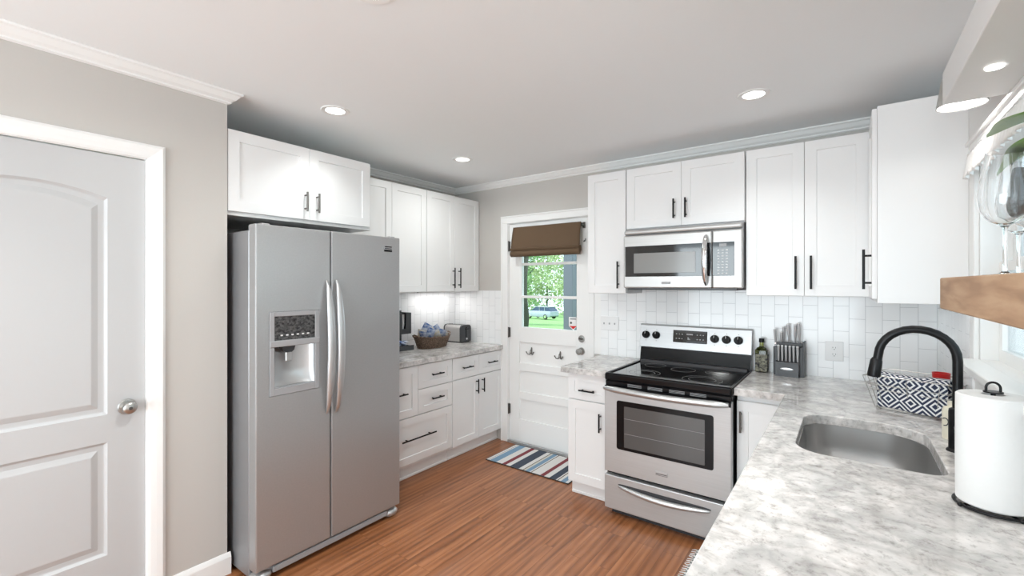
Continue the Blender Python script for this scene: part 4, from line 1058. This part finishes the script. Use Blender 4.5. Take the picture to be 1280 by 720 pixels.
for i in range(76):
    y = .01+i*.02; b.tube([(.003, y, .006), (-.012, y+random.uniform(-.004, .004), .004), (-.026, y+random.uniform(-.007, .007), .002)], [.0026, .0024, .0016], 5)
b.build('fringe', 'paper', rg2)

# ------------------------------------------------------------------ outside the exterior door
def ray_at(u, dist):       # horizontal bearing helper for the landscape (distance from the doorway side)
    a = R(-36.48)+math.atan((u-640)/564.5); return Vector((3.27+math.sin(a)*dist/math.cos(a+R(36.48)), -3.4286+math.cos(a)*dist/math.cos(a+R(36.48)), 0))
def gz(x, y): return -.35-.060*max(0, y-1.5)
b = MB().grid(lambda u, v: (-90+150*u, .16+110*v**1.5, gz(0, .16+110*v**1.5)+.12*math.sin(u*40)*v), 60, 60)
lw = b.build('lawn', 'lawn_blade', smooth=True); tag(lw, 'sloping green lawn seen through the door window', 'lawn', kind='structure')
p = ray_at(713, 6.6)
pp = thing('porch_post', 'square blue-grey porch post outside the exterior door', 'post', (p.x, p.y, gz(0, p.y)))
MB().box(-.075, -.075, 0, .075, .075, 3.4, .004).build('shaft', 'post_blue', pp)
MB().box(-.10, -.10, 0, .10, .10, .12, .005).build('base', 'post_blue', pp)
def tree(name, label, p, ht, rad, m, nleaf, lsize, trunk_r=.15, low=0.25, seed=0, group='trees beyond the lawn'):
    rnd = random.Random(seed); t = thing(name, label, 'tree', (p.x, p.y, gz(0, p.y)-.05), group=group)
    b = MB(); pts = [(0, 0, 0)]
    for k in range(1, 6): pts.append((rnd.uniform(-.12, .12)*k*.5, rnd.uniform(-.1, .1)*k*.5, ht*.16*k))
    b.tube(pts, [trunk_r*(1-.14*k) for k in range(6)], 10)
    for k in range(5):
        a = k*1.3; z = ht*(.35+.08*k); b.tube([(0, 0, z), (math.cos(a)*rad*.4, math.sin(a)*rad*.4, z+rad*.35)], [trunk_r*.4, trunk_r*.15], 6)
    b.build('trunk', 'bark', t, smooth=True)
    clumps = []
    for _ in range(44):
        a, q = rnd.uniform(0, 2*PI), rnd.uniform(0, .72)**.7; clumps.append((Vector((math.cos(a)*q*rad*.85, math.sin(a)*q*rad*.85, ht*rnd.uniform(low, 1.0))), rad*rnd.uniform(.2, .34)))
    b = MB(); bm = b.b
    for _ in range(nleaf):
        c, r = rnd.choice(clumps); d = Vector((rnd.gauss(0, 1), rnd.gauss(0, 1), rnd.gauss(0, 1))).normalized()*r*rnd.uniform(.6, 1.05); q = c+d
        a1 = Vector((rnd.gauss(0, 1), rnd.gauss(0, 1), rnd.gauss(0, .6))).normalized(); a2 = a1.cross(Vector((rnd.gauss(0, 1), rnd.gauss(0, 1), rnd.gauss(0, 1)))).normalized(); s_ = lsize*rnd.uniform(.7, 1.3)
        bm.faces.new([bm.verts.new(q+a1*s_), bm.verts.new(q+a2*s_*.6), bm.verts.new(q-a1*s_), bm.verts.new(q-a2*s_*.6)])
    o = b.build('foliage', m, t); o['kind'] = 'stuff'
    return t
for i, (u, d, ht, rad, m, lb, nl, ls) in enumerate((
        (655, 73, 17, 6.6, 'leaf', 'broad green tree behind the parked car on its left', 9000, .20), (720, 88, 19, 7.6, 'leaf2', 'pale green tree behind the porch post on the far side of the lawn', 9000, .24),
        (684, 114, 25, 10.5, 'leaf2', 'most distant pale tree in the middle of the door window', 9000, .34), (746, 41, 13, 3.4, 'leaf', 'nearer green tree right of the porch post', 6000, .12),
        (612, 40, 12, 3.2, 'leaf', 'nearer green tree beside the left edge of the door window', 6000, .12))):
    tree('leafy_tree', lb, ray_at(u, d), ht, rad, m, nl, ls, seed=i+3, low=.10, trunk_r=.18)
p = ray_at(654, 8.2)
b = MB(); b.tube([(.03*math.sin(k*1.9), 0, k*.35) for k in range(12)], [.085+.012*math.sin(k*2.3) for k in range(12)], 12)
tk = b.build('slender_tree', 'bark', loc=(p.x, p.y, gz(0, p.y)-.05), smooth=True); tag(tk, 'slender dark tree trunk at the left edge of the door window', 'tree')
# parked car
p = ray_at(677, 59); carz = gz(0, p.y)
car = thing('parked_car', 'silver-blue estate car parked beyond the lawn', 'car', (p.x, p.y, carz+.1), R(-10))
def sect(x, hw, z0, z1): return [(x, -hw, z0), (x, -hw*1.02, (z0+z1)*.55), (x, -hw*.94, z1), (x, hw*.94, z1), (x, hw*1.02, (z0+z1)*.55), (x, hw, z0)]
b = MB(); secs = [sect(-2.25, .72, .45, .70), sect(-2.2, .84, .30, .88), (sect(-1.2, .90, .25, .98)), sect(.9, .90, .25, 1.02), sect(2.1, .86, .28, 1.02), sect(2.25, .80, .42, .95)]
rs2 = [[b._v(*q) for q in s_] for s_ in secs]
for A, B in zip(rs2, rs2[1:]):
    for j in range(6): b.b.faces.new((A[j], A[(j+1) % 6], B[(j+1) % 6], B[j]))
b.b.faces.new(rs2[0]); b.b.faces.new(rs2[-1]); b.build('body', 'car', car, smooth=True)
b = MB(); cs = [(-1.15, .80, .97, 1.0), (-.45, .70, .97, 1.48), (.9, .70, .97, 1.52), (1.75, .72, .97, 1.46), (2.15, .78, .97, 1.02)]
r3 = [[b._v(x, -hw, z0), b._v(x, -hw*.9, z1), b._v(x, hw*.9, z1), b._v(x, hw, z0)] for x, hw, z0, z1 in cs]
for A, B in zip(r3, r3[1:]):
    for j in range(4): b.b.faces.new((A[j], A[(j+1) % 4], B[(j+1) % 4], B[j]))
b.b.faces.new(r3[0]); b.b.faces.new(r3[-1]); b.build('cabin_glass', 'car_glass', car)
b = MB().box(-.5, -.66, 1.47, 1.8, .66, 1.55, .03, 2)
for x in (.25, 1.15):
    for s_ in (-1, 1): b.box(x-.04, s_*.66-.05, .97, x+.04, s_*.70+.03, 1.5)
b.build('roof', 'car', car)
for x in (-1.4, 1.4):
    for s_ in (-1, 1):
        w_ = MB().lathe([(.001, -.10), (.30, -.10), (.33, -.07), (.33, .07), (.30, .10), (.001, .10)], axis='Y', seg=24).build('wheel', 'tyre', car, loc=(x, s_*.80, .28), smooth=True)
        MB().lathe([(.001, -.012), (.19, -.012), (.2, 0)], axis='Y', seg=20).build('hubcap', 'chrome', w_, loc=(0, s_*.102, 0), rot=(0, 0, 0 if s_ < 0 else PI))

# ------------------------------------------------------------------ outside the sink window
hs = thing('neighbor_house', 'pale blue-white house with clapboard siding outside the sink window', 'house', (6.6, 3.0, -.3))
b = MB(); b.box(0, -4, 0, 5, 7, 3.4)
for k in range(26): b.prism([(-.022, .13*k), (0, .13*k), (0, .13*k+.13), (-.004, .13*k+.13)], -4, 7, 'Y')
b.build('siding', 'siding', hs)
b = MB().box(-.55, -4.4, 3.3, 5, 7.4, 3.5).prism([(-.55, 3.5), (2.5, 4.9), (5.5, 3.5)], -4.4, 7.4, 'Y'); b.build('roof', 'siding', hs)
for y in (-2.5, 1.0, 4.0):
    o = MB().box(-.05, y, 1.1, .02, y+1.0, 2.6, .01).build('window_casing', 'trim', hs); MB().box(-.056, y+.10, 1.2, -.048, y+.9, 2.5).build('pane', 'pale_pane', o)
gr = MB().grid(lambda u, v: (W+.14+30*u, -12+40*v, -.36), 8, 8).build('yard', 'neutral_ground'); tag(gr, 'side yard outside the sink window, toned pale grey against green bounce light', 'yard', kind='structure')  # ground toned neutral to keep green bounce light off the siding
